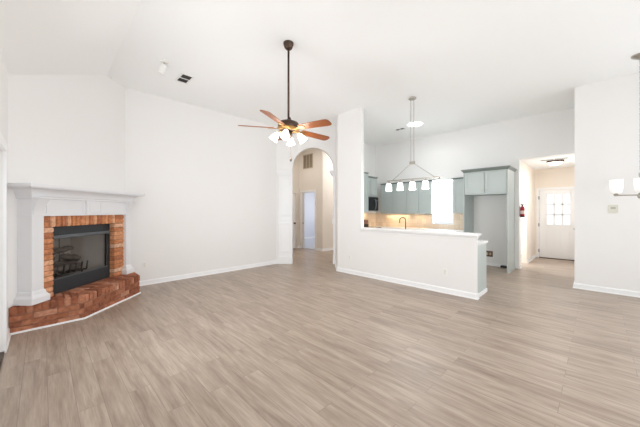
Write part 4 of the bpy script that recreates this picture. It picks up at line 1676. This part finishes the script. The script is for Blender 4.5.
t = thing('outlet_box', 'brown recessed outlet box low on the alcove wall', 'outlet', (XK, 2.04, 0.31), RZ)
bm = bmesh.new()
box(bm, -0.09, 0.09, -0.010, -0.0005, -0.075, 0.075)
bevel_all(bm, 0.003)
obj('cover_plate', bm, 'brown', t)
for s in (-1, 1):
    bm = bmesh.new()
    box(bm, s * .035 - .022, s * .035 + .022, -0.014, -0.009, -0.035, 0.035)
    obj('socket', bm, mat('tan_socket', srgb(196, 176, 150), .5), t)
t = thing('toe_vent', 'small dark vent at the foot of the alcove wall', 'air vent', (XK - 0.03, 1.63, 0), RZ)
bm = bmesh.new()
box(bm, -0.12, 0.12, -0.10, -0.001, 0.001, 0.05)
bevel_all(bm, 0.003)
obj('housing', bm, 'dark', t)

# fire extinguisher on the wall end
t = thing('fire_extinguisher', 'small red fire extinguisher hanging on the wall end by the hall', 'fire extinguisher', (XK + 0.045, YH1, 1.30))
bm = bmesh.new()
YE = -0.062
T_ = Matrix.Translation((0, YE, 0))
lathe(bm, [(0.042, 0.0), (0.048, 0.012), (0.048, 0.215), (0.042, 0.245), (0.022, 0.265), (0.016, 0.275)], 20, T_)
obj('cylinder', bm, 'red', t)
bm = bmesh.new()
lathe(bm, [(0.0485, 0.075), (0.0487, 0.08), (0.0487, 0.155), (0.0485, 0.16)], 20, T_, False)
obj('label_band', bm, 'paper', t)
bm = bmesh.new()
lathe(bm, [(0.0445, -0.004), (0.0495, 0.012), (0.0492, 0.03)], 20, T_, False)
obj('base_ring', bm, 'dark', t)
bm = bmesh.new()
box(bm, -0.014, 0.014, YE - .014, YE + .014, 0.272, 0.305)
box(bm, -0.012, 0.012, YE - .075, YE + .03, 0.305, 0.317)
box(bm, -0.010, 0.010, YE - .07, YE + .01, 0.330, 0.338)
box(bm, -0.008, 0.008, YE + .012, YE + .024, 0.305, 0.338)
obj('valve', bm, 'dark', t)
bm = bmesh.new()
box(bm, -0.025, 0.025, -0.013, -0.001, 0.02, 0.27)
obj('bracket', bm, 'steel', t)

# unseen lamps added on the hall ceiling to brighten the view through the arch
t = thing('flush_light', 'round white flush light, unseen and added to brighten the hall beyond the arch', 'ceiling light', (8.1, 6.3, H))
bm = bmesh.new()
lathe(bm, [(0.04, -0.06), (0.12, -0.05), (0.17, -0.02), (0.175, 0.0)], 28)
obj('dome_shade', bm, 'dome', t)
dl = area('added_hall_lamp', (8.1, 6.3, H - 0.07), (0, 0, -1), 0.3, 0.3, 27, (1.0, 0.98, 0.97))
dl.data.shape = 'DISK'
t = thing('flush_light', 'round white flush light, unseen and added near the left end of the hall beyond the arch', 'ceiling light', (5.9, 7.4, H))
bm = bmesh.new()
lathe(bm, [(0.04, -0.06), (0.12, -0.05), (0.17, -0.02), (0.175, 0.0)], 28)
obj('dome_shade', bm, 'dome', t)
dl = area('added_hall_lamp_b', (5.9, 7.4, H - 0.07), (0, 0, -1), 0.3, 0.3, 13, (1.0, 0.95, 0.89))  # second unseen lamp, added to lift the arch hall
dl.data.shape = 'DISK'
